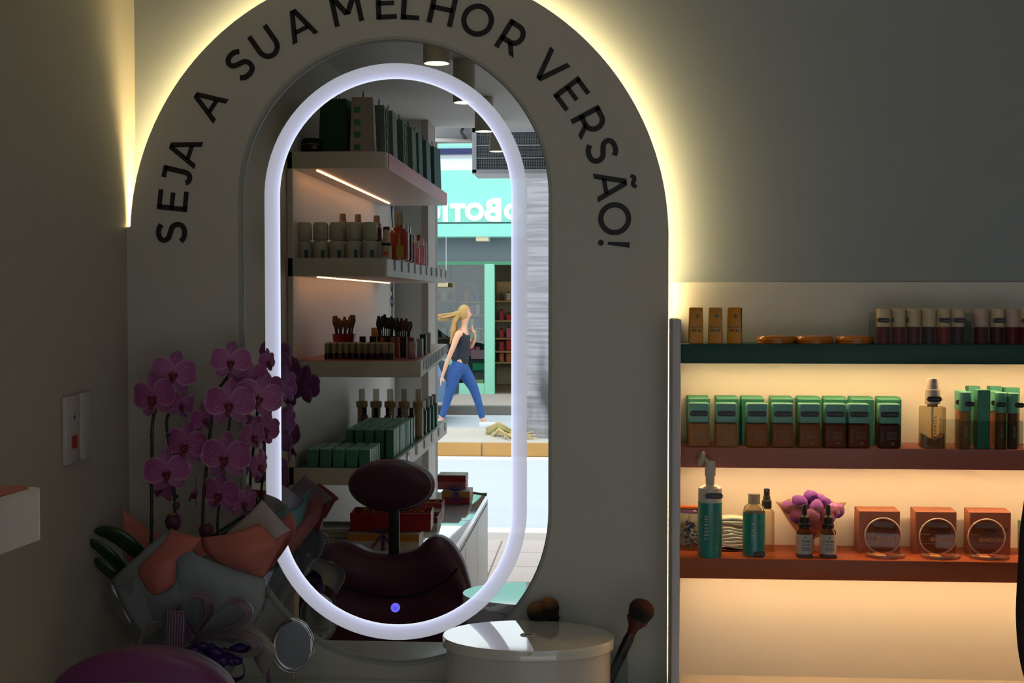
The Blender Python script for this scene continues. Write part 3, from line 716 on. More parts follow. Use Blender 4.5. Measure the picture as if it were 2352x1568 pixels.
# eyeshadow cartons and compacts
M_EYE = mat('rose_brown_carton', 'a0644c', .45, noise=.03); M_DRED = mat('dark_red_print', '5a1c14', .5, noise=0); M_GOLDP = mat('pale_gold_print', 'd9a878', .5, noise=0)
for i, (x, cx_) in enumerate(((2018, 2029), (2147, 2156), (2271, 2269))):
    pos = ('left', 'middle', 'right')[i]
    for k in range(3):
        Y = -.031 + k * .022
        t = thing('eyeshadow_carton', 'square rose-brown carton, %s of the %s stack' % (('front', 'second', 'rear')[k], pos), 'box', (px2(x - k*4, Y, 1230), Y, z3), group='rose-brown square cartons')
        obj('carton_body', bx((0, 0, .0445), (92*u1, .0205, .089), .0006, 1), M_EYE, t)
        obj('side_flap', bx((-46*u1 - .0003, 0, .0445), (.0006, .018, .085)), mat('flap_peach', 'b87a5c', .5), t)
        if k == 0:
            txt('SHADOW', .0108, M_DRED, t, (.0115, -.0105, .052), bold=.0003); cross(t, .006, (-.034, -.0105, .008), M_DRED)
    zc = z3
    t = thing('eyeshadow_compact', 'open clear round compact in front of the %s stack of square cartons' % pos, 'compact', (px2(cx_ + 7, -.074), -.074, zc), group='open clear compacts')
    rc = 41 * u1
    ringp = [(rc * math.cos(2*PI*k/40), rc * math.sin(2*PI*k/40)) for k in range(40)]
    bs_ = obj('compact_base', lathe([(0, 0), (rc*1.06, 0), (rc*1.08, .002), (rc*1.05, .006), (rc*.96, .0065), (rc*.94, .004), (0, .004)], 40, sy=.78), clear('compact_plastic', 'e8d4c4', 2.0, .05, .25, 'c8a488'), t, 40)
    for k in range(4):
        a = PI/4 + k * PI/2; obj('eyeshadow_pan', cyl(.0125, .004, .0052, 18, c=(.017*math.cos(a), .0125*math.sin(a), 0), sy=.8), mat('pan_%d' % k, ['7a2418', '9a5a34', 'c08a60', '5a2a20'][k], .8), bs_)
    ly = .024
    ob = obj('compact_lid', prism([(rc * math.cos(2*PI*k/48), rc + .002 + rc * math.sin(2*PI*k/48)) for k in range(48)], ly, ly + .0015), clear('lid_plastic', 'f0dccc', .9, .05, .06, 'c8a488'), t)
    obj('lid_rim', tube([(rc * math.cos(2*PI*k/48), ly - .001, rc + .002 + rc * math.sin(2*PI*k/48)) for k in range(48)], .0017, 6, closed=True), clear('rim_backlit_tone', 'f0d8c4', 1.5, .05, .85, 'ffe4c4'), t, 180)  # pale diffuse colour stands in for backlight refracted in the clear rim
    o = txt('SHADOW', .0115, M_GOLDP, t, (.011, ly - .0008, rc - .0035), bold=.0004); o.scale = (1, -1, 1)
    o = txt('EYE', .0125, mat('faint_print', '98705c', .6), t, (-.024, ly - .0008, rc - .0035)); o.scale = (1, -1, 1)
    o = pill(t, .046, .0115, (0, ly - .0008, rc + .026), (.08, .06, 0)[i], 'C.C. cosméticos'); o.data = o.data.copy(); o.data.materials[0] = mat('sticker_back', '7c6a60', .5); o['label'] = 'greyish back of a pill-shaped sticker'
    pr = obj('printed_lines', bx((-.02, ly - .0005, rc - .013), (.030, .0004, .0006)), M_GOLDP, t)
    p_ = obj('printed_lines', bx((-.024, ly - .0005, rc + .0065), (.018, .0004, .0012)), M_GOLDP, t)
t = thing('mint_carton', 'small mint carton at the right edge of the terracotta shelf', 'box', (px2(2362, -.02), -.02, z3))
obj('carton_body', bx((0, 0, .034), (.03, .03, .068), .001, 1), mat('mint_card', '8fc0a0', .5), t); obj('top_flap', bx((0, 0, .0685), (.029, .029, .001)), mat('mint_card', '8fc0a0', .5), t)

# dark rounded chair back cut off by the right edge
pc = P(2352, 1400, -.75)
t = thing('black_chair', 'black rounded chair back cut off by the right edge of the photo', 'chair', (pc.x, -.75, 0))
sc_ = (D - .75) / F
out = []
M_BF = mat('black_fabric', '1c1210', .7)
prof = [(2362, 1085), (2345, 1195), (2340, 1255), (2336, 1330), (2333, 1400), (2334, 1440), (2338, 1490), (2345, 1530), (2352, 1555), (2366, 1590)]
lp_ = []
for a, b_ in prof: pp = P(a, b_, -.75); lp_.append((pp.x - pc.x, pp.z))
rp_ = [(-x + .38, z) for x, z in reversed(lp_)]
rws = []
lp2 = [(p.x, p.z) for p in spl([Vector((a, 0, b)) for a, b in lp_], 4)]
for x, z in lp2:
    wd = .38 - 2 * x; cx_ = .19
    rws.append([(cx_ + wd/2 * math.cos(a), .028 * math.sin(a), z) for a in [2*PI*k/32 for k in range(33)]])
gb = grid(rws)
obj('backrest', gb, M_BF, t, 180)
zlow = lp2[-1][1]
obj('back_post', bx((.19, .01, (zlow + .42)/2 + .01), (.05, .018, zlow - .42 + .04), .004), M_BF, t, 30)
obj('seat', bx((.19, -.18, .44), (.42, .42, .07), .025, 3), M_BF, t, 60)
obj('column', cyl(.025, .08, .41, 16, c=(.19, -.18, 0)), M_CHROME, t, 40)
for k in range(5):
    a = 2*PI*k/5; obj('leg', tube([(.19, -.18, .09), (.19 + .26*math.cos(a), -.18 + .26*math.sin(a), .02)], .018, 8), M_CHROME, t, 60)

# ================================================================== OVAL BOX ON THE VANITY
pl = P(1213, 1458, -.184); zl = P(1213, 1458, -.178).z
bw, bd = 199 * (D - .178) / F, .122
t = thing('oval_box', 'large white oval box with a glossy flat lid on the vanity counter', 'box', (pl.x, -.178, ctr_z))
hL = zl - ctr_z
M_BOXW = mat('box_white_gloss', 'c9c2b8', .22, noise=.02, coat=.3)
M_LID = mat('lid_white_gloss', 'd4d0c0', .05, noise=.01, spec=.9, coat=.6)
obj('box_body', lathe([(0, 0), (bw*.955, 0), (bw*.955, hL - .010), (0, hL - .010)], 64, sy=bd/bw), M_BOXW, t, 40)
obj('lid', lathe([(0, hL - .022), (bw*.985, hL - .022), (bw, hL - .020), (bw, hL - .002), (bw*.994, hL), (0, hL)], 96, sy=bd/bw), M_LID, t, 30)
obj('finger_hole_ring', lathe([(.0085, hL), (.0165, hL), (.0165, hL + .001), (.0145, hL + .0022), (.011, hL + .0022), (.0085, hL + .001)], 28, sy=.75), mat('ring_cream', 'cfc8b0', .3), t, 50)
obj('hole', cyl(.0095, hL + .0002, hL + .0008, 24, sy=.75), mat('hole_dark', '5a564a', .7), t)

# ================================================================== HAND MIRROR
dm = D - .11; pm = P(673, 1480, -.11); k1 = dm / F
t = thing('vanity_mirror', 'small oval tabletop mirror with a chrome frame on a thin stand', 'mirror', (pm.x, -.11, ctr_z))
ch = pm.z - ctr_z; ra, rz_ = 44 * k1, 57 * k1
Mt = Matrix.Translation((0, 0, ch)) @ Matrix.Rotation(math.radians(-4), 4, 'X') @ Matrix.Rotation(math.radians(8), 4, 'Z')
ell = lambda a, s, y: Mt @ Vector((ra * s * math.cos(a), y, rz_ * s * math.sin(a)))
g = nb(); vs = [g.verts.new(ell(2*PI*k/48, .93, -.0045)) for k in range(48)]; g.faces.new(vs)
vs2 = [g.verts.new(ell(2*PI*k/48, .93, -.0025)) for k in range(48)]; g.faces.new(list(reversed(vs2)))
for k in range(48): g.faces.new((vs[k], vs2[k], vs2[(k+1) % 48], vs[(k+1) % 48]))
obj('mirror_face', g, mat('mirror_grey_reflection', '969da0', .25, .3, noise=.05, ns=60), t)  # grey of the reflected wall is put into the face colour
obj('chrome_frame', tube([ell(2*PI*k/56, 1.0, 0) for k in range(56)], .0045, 10, closed=True), M_CHROME, t, 180)
obj('inner_ring', tube([ell(2*PI*k/56, .94, -.0045) for k in range(56)], .0012, 6, closed=True), M_CHROME, t, 180)
bk = nb(); bmesh.ops.create_uvsphere(bk, u_segments=28, v_segments=10, radius=1)
for v in bk.verts: v.co = Mt @ Vector((v.co.x * ra, .003 + max(v.co.y, 0) * .010, v.co.z * rz_))
obj('back_shell', bk, M_CHROME, t, 180)
for s in (-1,): obj('hinge_cap', ico(.004, Mt @ Vector((0, 0, rz_ * 1.03)), (1.6, 1, .7), 2), M_CHROME, t)
obj('yoke', tube([Mt @ Vector(((ra + .006) * math.cos(a), .0, -.001 + (rz_ + .006) * math.sin(a) * (1.0))) for a in [math.radians(185 + 170*k/24) for k in range(25)]], .0014, 6), M_CHROME, t, 180)
obj('stand_rod', tube([(0, .004, ch - rz_ - .008), (0, .004, .012)], .0028, 10), mat('brass_rod', 'b5a878', .3, .6), t, 60)
obj('stand_base', lathe([(0, 0), (.036, 0), (.036, .003), (.010, .009), (.004, .015), (0, .015)], 32), M_CHROME, t, 50)

# ================================================================== MAKEUP BRUSHES
M_BRI = uvmat('bristle', lambda n, L: None)
def bristle(n, L, base, tip):
    b = n['Principled BSDF']; b.inputs['Roughness'].default_value = .9; tc = n.new('ShaderNodeUVMap'); sp = n.new('ShaderNodeSeparateXYZ'); L.new(tc.outputs[0], sp.inputs[0])
    cr = n.new('ShaderNodeValToRGB'); cr.color_ramp.elements[0].color = lin(base); cr.color_ramp.elements[1].color = lin(tip); cr.color_ramp.elements[0].position = .35; cr.color_ramp.elements[1].position = .85
    L.new(sp.outputs[1], cr.inputs[0]); L.new(cr.outputs[0], b.inputs['Base Color'])
M_BR1 = uvmat('bristle_tan', lambda n, L: bristle(n, L, '17120f', 'a06a34')); M_BR2 = uvmat('bristle_rust', lambda n, L: bristle(n, L, '15100e', '7a3a26'))
def brush(name, base, head, r_, mb_, ferr, lab, lr=.0055, flat=.7, hd=.040):
    """base and head end are room points"""
    base, head = Vector(base), Vector(head); ax = (head - base); Lh = ax.length; q_ = ax.to_track_quat('Z', 'Y')
    t = thing(name, lab, 'brush', base); t.rotation_mode = 'QUATERNION'; t.rotation_quaternion = q_
    fe = Lh - hd
    obj('handle', lathe([(0, 0), (lr*.6, 0), (lr, .02), (lr*1.15, fe - .045), (lr*.9, fe - .03), (0, fe - .03)], 14), mat('handle_black', '1e1a18', .3), t, 50)
    obj('ferrule', lathe([(lr*.95, fe - .032), (lr*1.2, fe - .018), (r_*.80, fe - .002), (r_*.80, fe + .002), (0, fe + .002)], 20), ferr, t, 50)
    prof = [(r_*.76, 0), (r_*.95, hd*.25), (r_*1.05, hd*.5), (r_*.95, hd*.72), (r_*.70, hd*.88), (r_*.35, hd*.97), (0.0005, hd)]
    rws = [[(rr*math.cos(2*PI*k/24), flat*rr*math.sin(2*PI*k/24), fe + zz) for k in range(25)] for rr, zz in prof]
    obj('bristles', grid(rws), mb_, t, 180)
    return t
M_FER = mat('ferrule_darkred', '4a1f1c', .35); M_FERB = mat('ferrule_black', '1c1a1a', .3, .5)
Yb = -.13
hp = P(1492, 1386, Yb); bp_ = P(1396, 1575, Yb); bdir = (hp - bp_).normalized(); bfoot = bp_ - bdir * ((bp_.z - ctr_z - .006) / bdir.z)
brush('powder_brush', bfoot, P(1484, 1378, Yb), .0285, M_BR2, M_FER, 'large powder brush leaning right with rust-tipped bristles and a dark red ferrule', .0095, .9, .044)
cupc = (bfoot + bdir * .03)
t = thing('brush_cup', 'clear acrylic brush cup right of the white oval box', 'cup', (bfoot.x + .022, Yb, ctr_z))
obj('cup_wall', bx((-.031, 0, .055), (.0016, .06, .11)), M_ACR, t); obj('cup_wall', bx((.031, 0, .055), (.0016, .06, .11)), M_ACR, t)
obj('cup_wall', bx((0, -.0305, .055), (.063, .0016, .11)), M_ACR, t); obj('cup_wall', bx((0, .0305, .055), (.063, .0016, .11)), M_ACR, t); obj('cup_floor', bx((0, 0, .001), (.062, .06, .002)), M_ACR, t)
h1 = P(1258, 1372, -.034); h2 = P(1226, 1382, -.040)
brush('foundation_brush', (h1.x + .022, -.028, ctr_z + .004), h1, .026, M_BR1, M_FERB, 'tan-tipped makeup brush behind the white oval box, rear one', .006, .8, .045)
brush('blush_brush', (h2.x + .055, -.038, ctr_z + .004), h2, .026, M_BR1, M_FERB, 'tan-tipped makeup brush behind the white oval box, front one', .006, .8, .045)

# ================================================================== SALON CHAIR
CD = 3.877; cy = RY(CD); kc = CD / F
M_PUR = mat('purple_leatherette', '4a2640', .42, noise=.05, bump=.15, bs=250); M_PUR2 = mat('purple_leatherette_back', '5e2650', .45, noise=.05, bump=.15, bs=250)
M_SHELL = mat('dark_shell', '2e2b2a', .3, .2)
def cpt(px, py, d=CD): v = R(px, py, d); return v
hc = cpt(899, 1113)
t = thing('salon_chair', 'purple leatherette salon chair with an oval headrest and a curved two-lobed backrest', 'chair', (hc.x, cy, 0))
def loc(px, py, d=CD): v = R(px, py, d); return Vector((v.x - hc.x, v.y - cy, v.z))
hz_ = hc.z
Mh = Matrix.Translation((0, 0, hz_)) @ Matrix.Rotation(math.radians(-9), 4, 'X')
def sup(rx, ry, rz, e, c=(0, 0, 0), nu=36, nv=16, M=None):
    sg = lambda v, p: math.copysign(abs(v) ** p, v); rws = []
    for i in range(nv + 1):
        v = -PI/2 + PI * i / nv
        rws.append([Vector((c[0] + rx * sg(math.cos(v), e) * math.cos(2*PI*k/nu), c[1] + ry * sg(math.sin(v), e), c[2] + rz * sg(math.cos(v), e) * math.sin(2*PI*k/nu))) for k in range(nu + 1)])
    g = grid(rws); bmesh.ops.remove_doubles(g, verts=g.verts, dist=1e-6)
    if M is not None: bmesh.ops.transform(g, matrix=M, verts=g.verts)
    bmesh.ops.recalc_face_normals(g, faces=g.faces); return g
obj('headrest_cushion', sup(98*kc, .036, 57*kc, .55, (0, .010, .003), M=Mh), M_PUR, t, 180)
obj('headrest_shell', sup(102*kc, .040, 60*kc, .62, (0, -.008, -.002), M=Mh), M_PUR2, t, 180)
obj('headrest_rim', tube([Mh @ Vector((101*kc*math.cos(a), .002, 59*kc*math.sin(a))) for a in [math.radians(190 + 160*k/40) for k in range(41)]], [.0005 + .008 * math.sin(PI*k/40) for k in range(41)], 8), M_SHELL, t, 180)
obj('headrest_plate', sup(70*kc, .010, 36*kc, .5, (0, -.043, -.012), M=Mh), mat('brushed_metal', 'a8a6a2', .25, 1, noise=.05), t, 180)
pt, pb_ = loc(905, 1165), loc(905, 1285)
obj('headrest_post', bx((pt.x, .0, (pt.z + pb_.z)/2), (25*kc, .012, pt.z - pb_.z + .06), .003), M_BLACK, t, 30)
# backrest: front outline (photo pixels, seen in the mirror), left and right half
top = [(700, 1352), (712, 1305), (738, 1262), (775, 1243), (812, 1248), (850, 1266), (905, 1272), (955, 1262), (980, 1240), (1008, 1229), (1040, 1245), (1068, 1284), (1088, 1340)]
bot = [(702, 1560), (712, 1560), (738, 1560), (775, 1560), (812, 1560), (850, 1560), (905, 1560), (955, 1560), (980, 1560), (1008, 1560), (1040, 1560), (1068, 1560), (1100, 1560)]
tp = spl([loc(a, b) for a, b in top], 4); bt_ = spl([loc(a, b) for a, b in bot], 4)
n_ = len(tp); rws = []
for j in range(13):
    v = j / 12; row = []
    for i in range(n_):
        p = tp[i].lerp(bt_[i], v); u = 2 * i / (n_ - 1) - 1
        edge = max(0, 1 - abs(u) ** 6) ** .5 * max(0, 1 - (1 - v) ** 8) ** .5
        y = .012 + .050 * edge * (1 if v > .0 else 0) + .06 * u * u - (.020 if .32 < v < .36 else 0)
        row.append(Vector((p.x, y, p.z)))
    rws.append(row)
bk_rows = [[Vector((p.x, .06 * (2*i/(n_-1)-1)**2 - .035 * max(0, 1 - abs(2*i/(n_-1)-1) ** 6) ** .5, p.z)) for i, p in enumerate(r)] for r in rws]
g = grid(rws); grid(bk_rows, bm=g)
# stitch the rim
def rimloop(r): return [r[0][i] for i in range(n_)] + [r[j][-1] for j in range(1, 13)] + [r[-1][i] for i in range(n_-2, -1, -1)] + [r[j][0] for j in range(11, 0, -1)]
la, lb = rimloop(rws), rimloop(bk_rows)
grid([la + [la[0]], lb + [lb[0]]], bm=g)
bmesh.ops.remove_doubles(g, verts=g.verts, dist=1e-5); bmesh.ops.recalc_face_normals(g, faces=g.faces)
obj('backrest', g, M_PUR, t, 180)
seam = spl([loc(a, b) for a, b in ((738, 1284), (790, 1325), (850, 1352), (910, 1360), (970, 1352), (1030, 1318), (1060, 1288))], 5)
obj('seam', tube([Vector((p.x, .012 + .050 + .06 * ((p.x - tp[0].x) / (tp[-1].x - tp[0].x) * 2 - 1) ** 2 + .0005, p.z)) for p in seam], .0035, 6), mat('seam_dark', '120a10', .6), t, 180)
zb0 = loc(905, 1560).z
obj('seat', bx((0, .28, .52), (.54, .52, .12), .04, 4), M_PUR, t, 60)
obj('back_bracket', bx((0, -.02, (zb0 + .44)/2), (.12, .02, zb0 - .42), .004), M_SHELL, t, 30)
obj('hydraulic_column', cyl(.04, .04, .46, 20, c=(0, .28, 0)), M_CHROME, t, 40)
obj('round_base', lathe([(0, 0), (.29, 0), (.29, .012), (.08, .045), (0, .045)], 40, c=(0, .28, 0)), M_CHROME, t, 40)
for s in (-1, 1): obj('armrest', bx((s * .30, .26, .66), (.05, .36, .035), .014, 3), M_BLACK, t, 60); obj('armrest_post', bx((s * .30, .26, .59), (.03, .05, .13), .005), M_BLACK, t, 30)
# ================================================================== ORCHID BOUQUET
def petal_nodes(n, L, c1=None, c2='c9a2b6', fan=16.0, dark='45103f', mid='7a2468'):
    b = n['Principled BSDF']; b.inputs['Roughness'].default_value = .55; b.inputs['Sheen Weight'].default_value = .1
    uv = n.new('ShaderNodeUVMap'); sp = n.new('ShaderNodeSeparateXYZ'); L.new(uv.outputs[0], sp.inputs[0])
    def M(op, a, b_=None, clamp=False):
        x = n.new('ShaderNodeMath'); x.operation = op; x.use_clamp = clamp
        for i, v in enumerate((a, b_)):
            if v is None: continue
            if isinstance(v, (int, float)): x.inputs[i].default_value = v
            else: L.new(v, x.inputs[i])
        return x.outputs[0]
    nz = n.new('ShaderNodeTexNoise'); nz.inputs['Scale'].default_value = 9; L.new(uv.outputs[0], nz.inputs['Vector'])
    u = M('ADD', sp.outputs[0], M('MULTIPLY', M('SUBTRACT', nz.outputs['Fac'], .5), .05))
    s = M('ABSOLUTE', M('SINE', M('MULTIPLY', u, fan * PI)))
    vein = M('POWER', M('SUBTRACT', 1.0, s), 5.0)
    e1 = M('ABSOLUTE', M('SUBTRACT', M('MULTIPLY', sp.outputs[0], 2.0), 1.0)); edge = M('POWER', e1, 14.0)
    e2 = M('POWER', sp.outputs[1], 22.0)
    cen = M('MULTIPLY', M('SUBTRACT', 1.0, sp.outputs[1], True), .55)
    f = M('ADD', M('MULTIPLY', vein, M('ADD', .48, cen)), M('MULTIPLY', M('MAXIMUM', edge, e2), .4), True)
    cr = n.new('ShaderNodeMix'); cr.data_type = 'RGBA'; cr.inputs[6].default_value = lin(mid); cr.inputs[7].default_value = lin(dark); L.new(sp.outputs[1], cr.inputs[0])
    mx = n.new('ShaderNodeMix'); mx.data_type = 'RGBA'; mx.inputs[7].default_value = lin(c2); L.new(f, mx.inputs[0]); L.new(cr.outputs[2], mx.inputs[6])
    L.new(mx.outputs[2], b.inputs['Base Color'])
M_PET = uvmat('orchid_petal', lambda n, L: petal_nodes(n, L, dark='86206f', mid='a03a80', c2='f0d4e0'))
M_SEP = uvmat('orchid_sepal', lambda n, L: petal_nodes(n, L, fan=9, dark='84306f', mid='a25a8c', c2='d8b8c8'))
M_LIP = mat('orchid_lip', '6a2430', .4, noise=.5, ns=60); M_LIPY = mat('orchid_column', 'a05a86', .45, noise=.1)
M_STEM = mat('orchid_stem', '1d2a18', .45, noise=.15, ns=40); M_LEAF = mat('orchid_leaf', '1c3a1e', .3, noise=.15, ns=10, coat=.2)
def petal_mesh(w_, l_, kind, seed):
    rnd = random.Random(seed); rows = []
    for j in range(9):
        v = j / 8
        if kind == 'petal': hw = w_ * (math.sin(PI * min(1, v * .93 + .035)) ** .48) * (.70 + .30 * v ** .5)
        else: hw = w_ * (math.sin(PI * (v * .93 + .045)) ** .75)
        row = []
        for i in range(9):
            u = i / 4 - 1
            wob = .03 * l_ * math.sin(3 * u + rnd.random() * .6 + v * 4)
            row.append((u * hw, -.12 * l_ * (abs(u) ** 2) * v - .04 * l_ + wob * v + .10 * l_ * v * v * (1 if kind == 'petal' else .6), v * l_))
        rows.append(row)
    t = grid(rows, .0); me = bpy.data.meshes.new(kind); t.to_mesh(me); t.free(); me.materials.append(M_PET if kind == 'petal' else M_SEP); return me
PM = [petal_mesh(.60, 1.0, 'petal', s) for s in (1, 2)]; SM = [petal_mesh(.34, 1.02, 'sepal', s) for s in (3, 4)]
lb = ico(.17, (0, -.20, -.17), (.75, 1.2, 1.0), 2); ico(.085, (-.13, -.24, -.07), (.6, 1, 1.3), 2, lb); ico(.085, (.13, -.24, -.07), (.6, 1, 1.3), 2, lb); ico(.10, (0, -.40, -.34), (.8, .8, 1.6), 1, lb)
LIPM = bpy.data.meshes.new('lip'); lb.to_mesh(LIPM); lb.free(); LIPM.materials.append(M_LIP)
cb = ico(.075, (0, -.15, .06), (.9, 1.6, 1), 2); COLM = bpy.data.meshes.new('column'); cb.to_mesh(COLM); cb.free(); COLM.materials.append(M_LIPY)
pot = P(440, 1300, -.17)
orc = thing('orchid_bouquet', 'potted purple phalaenopsis orchid wrapped in salmon and blue-grey paper with a mauve ribbon bow', 'flowers', (pot.x, -.165, ctr_z))
OL = Vector(orc.location)
def ol(px, py, Y): return P(px, py, Y) - OL
def flower(px, py, Y, r, yaw_=0, pit=0, roll=0):
    rr = r * (D + Y) / F
    c = obj('flower', COLM, None, orc, loc=ol(px, py, Y)); c.rotation_euler = (pit, roll, yaw_); c.scale = (rr, rr, rr)
    sd = int(px) % 2
    for a, me, nm, sz, dy in ((78, PM[sd], 'petal', 1.0, -.03), (-78, PM[1 - sd], 'petal', 1.0, -.03), (4, SM[sd], 'sepal', .98, .03), (138, SM[1 - sd], 'sepal', .92, .03), (-140, SM[sd], 'sepal', .92, .03)):
        o = obj(nm, me, None, c, loc=(0, dy, 0)); o.rotation_euler = (0, math.radians(a), 0); o.scale = (sz, sz, sz * .98)
    obj('lip', LIPM, None, c)
    return c
FL = [(398, 858, -.15, 56, .35, -.1, .15), (356, 910, -.18, 60, -.25, .05, -.15), (414, 928, -.13, 40, 1.0, .1, .3), (530, 830, -.17, 50, .3, -.1, .05),
      (572, 872, -.15, 50, .5, .0, -.2), (529, 926, -.20, 62, .05, .0, 0), (594, 912, -.18, 58, .35, .0, .25), (466, 962, -.14, 40, 1.0, .0, -.1), (430, 1020, -.17, 56, -.2, .05, .1),
      (384, 1082, -.18, 57, .15, .05, -.1), (520, 1048, -.20, 62, -.05, .05, .05), (578, 1000, -.15, 46, 1.15, .1, 0), (592, 1068, -.13, 40, 1.3, .1, .1), (508, 1132, -.18, 54, -.3, .1, .1),
      (372, 1115, -.14, 46, -.5, .3, .2), (557, 1152, -.16, 44, 1.1, .2, .2), (452, 1132, -.15, 40, -1.2, 0, .1), (606, 985, -.09, 45, .9, .1, .2), (610, 900, -.075, 52, .8, 0, -.1), (612, 830, -.09, 32, 1.2, 0, 0)]
for f in FL: flower(*f)
def stems(pts, r): obj('stem', tube(spl([ol(*p) for p in pts], 6), r, 8), M_STEM, orc, 180)
stems([(345, 1330, -.17), (348, 1220, -.17), (349, 1060, -.17), (354, 950, -.165), (395, 880, -.14)], .0036)
stems([(400, 1330, -.16), (402, 1200, -.16), (400, 1130, -.16), (388, 1020, -.16), (384, 960, -.15), (410, 930, -.13)], .0032)
stems([(468, 1330, -.17), (466, 1180, -.17), (474, 1080, -.17), (486, 970, -.17), (500, 900, -.16), (512, 880, -.15), (535, 850, -.14)], .0036)
stems([(505, 1330, -.16), (500, 1200, -.16), (512, 1100, -.16), (524, 1000, -.15), (540, 920, -.14), (590, 930, -.12)], .003)
for nx, ny in ((349, 1000), (386, 1000), (349, 1195), (405, 1140), (467, 1200)):
    obj('stem_node', ico(.0055, ol(nx, ny, -.168), (1, 1, .8), 1), M_STEM, orc)
M_BUD = mat('orchid_bud', '5a2a3c', .5, noise=.2, ns=30)
for bx_, by_, s in ((398, 1198, 20), (474, 1217, 18), (405, 1160, 9)):
    bdm = ico(s * (D - .17) / F, (0, 0, 0), (1, .9, 1.15), 2); bo = obj('bud', bdm, M_BUD, orc, loc=ol(bx_, by_, -.17)); obj('bud_tip', ico(s * (D - .17) / F * .45, (0, -s*.0002, s * .00085), (1, 1, .5), 1), mat('bud_yellow', '8a7a4a', .5), bo)
# leaves
def leaf(pts, w_):
    c = spl([ol(*p) for p in pts], 5); n = len(c); rows = []
    for j, p in enumerate(c):
        v = j / (n - 1); hw = w_ * math.sin(PI * min(1, .12 + v * .86)) ** .6
        d = (c[min(j+1, n-1)] - c[max(j-1, 0)]).normalized(); s = d.cross(Vector((0, 1, .3))).normalized()
        rows.append([p + s * hw * u + Vector((0, .25 * hw * abs(u), 0)) for u in (-1, -.5, 0, .5, 1)])
    obj('leaf', grid(rows, .0012), M_LEAF, orc, 180)
leaf([(340, 1300, -.17), (300, 1255, -.19), (255, 1226, -.20), (217, 1220, -.20)], .019)
leaf([(300, 1330, -.18), (260, 1285, -.21), (225, 1255, -.22), (194, 1241, -.22)], .014)
leaf([(300, 1345, -.18), (265, 1325, -.22), (232, 1298, -.23), (218, 1283, -.23)], .013)
leaf([(420, 1280, -.13), (500, 1240, -.08), (575, 1190, -.06), (600, 1150, -.06)], .018)
# wrap
M_SAL = mat('salmon_paper', 'c07064', .6, noise=.05, bump=.15, bs=40); M_BLG = mat('bluegrey_paper', '8e979c', .6, noise=.05, bump=.15, bs=40); M_WHP = mat('pale_paper', 'b6a9a2', .6, noise=.08, ns=40, bump=.15, bs=40)
obj('flower_pot', lathe([(0, 0), (.045, 0), (.058, .10), (.054, .10), (.042, .006), (0, .006)], 32), mat('pot_white', 'bcbcb8', .5), orc, 40)
obj('bark', cyl(.052, .07, .088, 20), mat('bark_brown', '3a2a1e', .9, noise=.3, bump=1, bs=60), orc)
def sheet(rows, m, nm='wrapping_paper', th=.0006, lab=None): return obj(nm, patch([[ol(*p) for p in r] for r in rows], 4, 4, th), m, orc, 180, label=lab)
# cone of blue-grey paper round the pot
rows = []
for j in range(9):
    v = j / 8; row = []
    for i in range(49):
        a = 2 * PI * i / 48
        rr = .047 + .050 * v ** 1.15 + .006 * v * math.sin(9 * a) + .004 * v * math.sin(17 * a + 1)
        hgt = .015 + v * (.165 + .030 * math.sin(3 * a + .6) + .012 * math.sin(7 * a))
        row.append((rr * math.cos(a) * 1.15, rr * math.sin(a) * .86, hgt))
    rows.append(row)
obj('paper_cone', grid(rows, .0007), M_BLG, orc, 180, label='blue-grey wrapping paper')
sheet([[(395, 1212, -.24), (350, 1245, -.26), (300, 1290, -.25), (256, 1330, -.23)], [(440, 1260, -.28), (380, 1300, -.29), (330, 1345, -.28), (285, 1400, -.25)], [(470, 1320, -.28), (420, 1380, -.285), (380, 1430, -.275), (330, 1470, -.25)]], M_BLG, lab='blue-grey wrapping paper')
sheet([[(385, 1220, -.25), (430, 1262, -.275), (520, 1300, -.285), (610, 1330, -.26)], [(400, 1300, -.29), (460, 1330, -.30), (520, 1360, -.30), (600, 1400, -.27)], [(400, 1420, -.27), (450, 1460, -.275), (500, 1470, -.275), (540, 1480, -.26)]], M_BLG, lab='blue-grey wrapping paper')
sheet([[(392, 1214, -.262), (425, 1225, -.285), (462, 1235, -.29)], [(372, 1250, -.29), (400, 1270, -.31), (440, 1262, -.305)], [(318, 1304, -.285), (360, 1300, -.325), (408, 1282, -.315)], [(330, 1340, -.285), (362, 1350, -.325), (402, 1335, -.315)], [(340, 1358, -.28), (362, 1366, -.315), (392, 1352, -.30)]], M_SAL, lab='salmon wrapping paper')
sheet([[(462, 1234, -.26), (530, 1224, -.29), (595, 1201, -.27)], [(470, 1265, -.28), (560, 1255, -.32), (640, 1245, -.28)], [(500, 1292, -.28), (560, 1290, -.32), (625, 1262, -.29)], [(540, 1310, -.275), (580, 1312, -.30), (607, 1302, -.275)]], M_SAL, lab='salmon wrapping paper')
sheet([[(400, 1222, -.22), (440, 1230, -.24), (470, 1238, -.25)], [(405, 1270, -.25), (440, 1285, -.27), (475, 1265, -.27)], [(410, 1300, -.26), (440, 1300, -.27), (470, 1275, -.27)]], M_SAL, lab='salmon wrapping paper')
sheet([[(517, 1224, -.19), (560, 1190, -.185), (602, 1147, -.18)], [(590, 1230, -.20), (610, 1200, -.20), (632, 1180, -.19)], [(588, 1278, -.21), (625, 1245, -.215), (667, 1217, -.20)]], M_WHP, lab='pale wrapping paper with a turned edge')
sheet([[(664, 1220, -.205), (640, 1262, -.215), (604, 1330, -.24)], [(630, 1246, -.225), (600, 1280, -.25), (575, 1318, -.265)], [(595, 1273, -.23), (565, 1290, -.27), (545, 1305, -.28)]], M_SAL, lab='salmon wrapping paper')
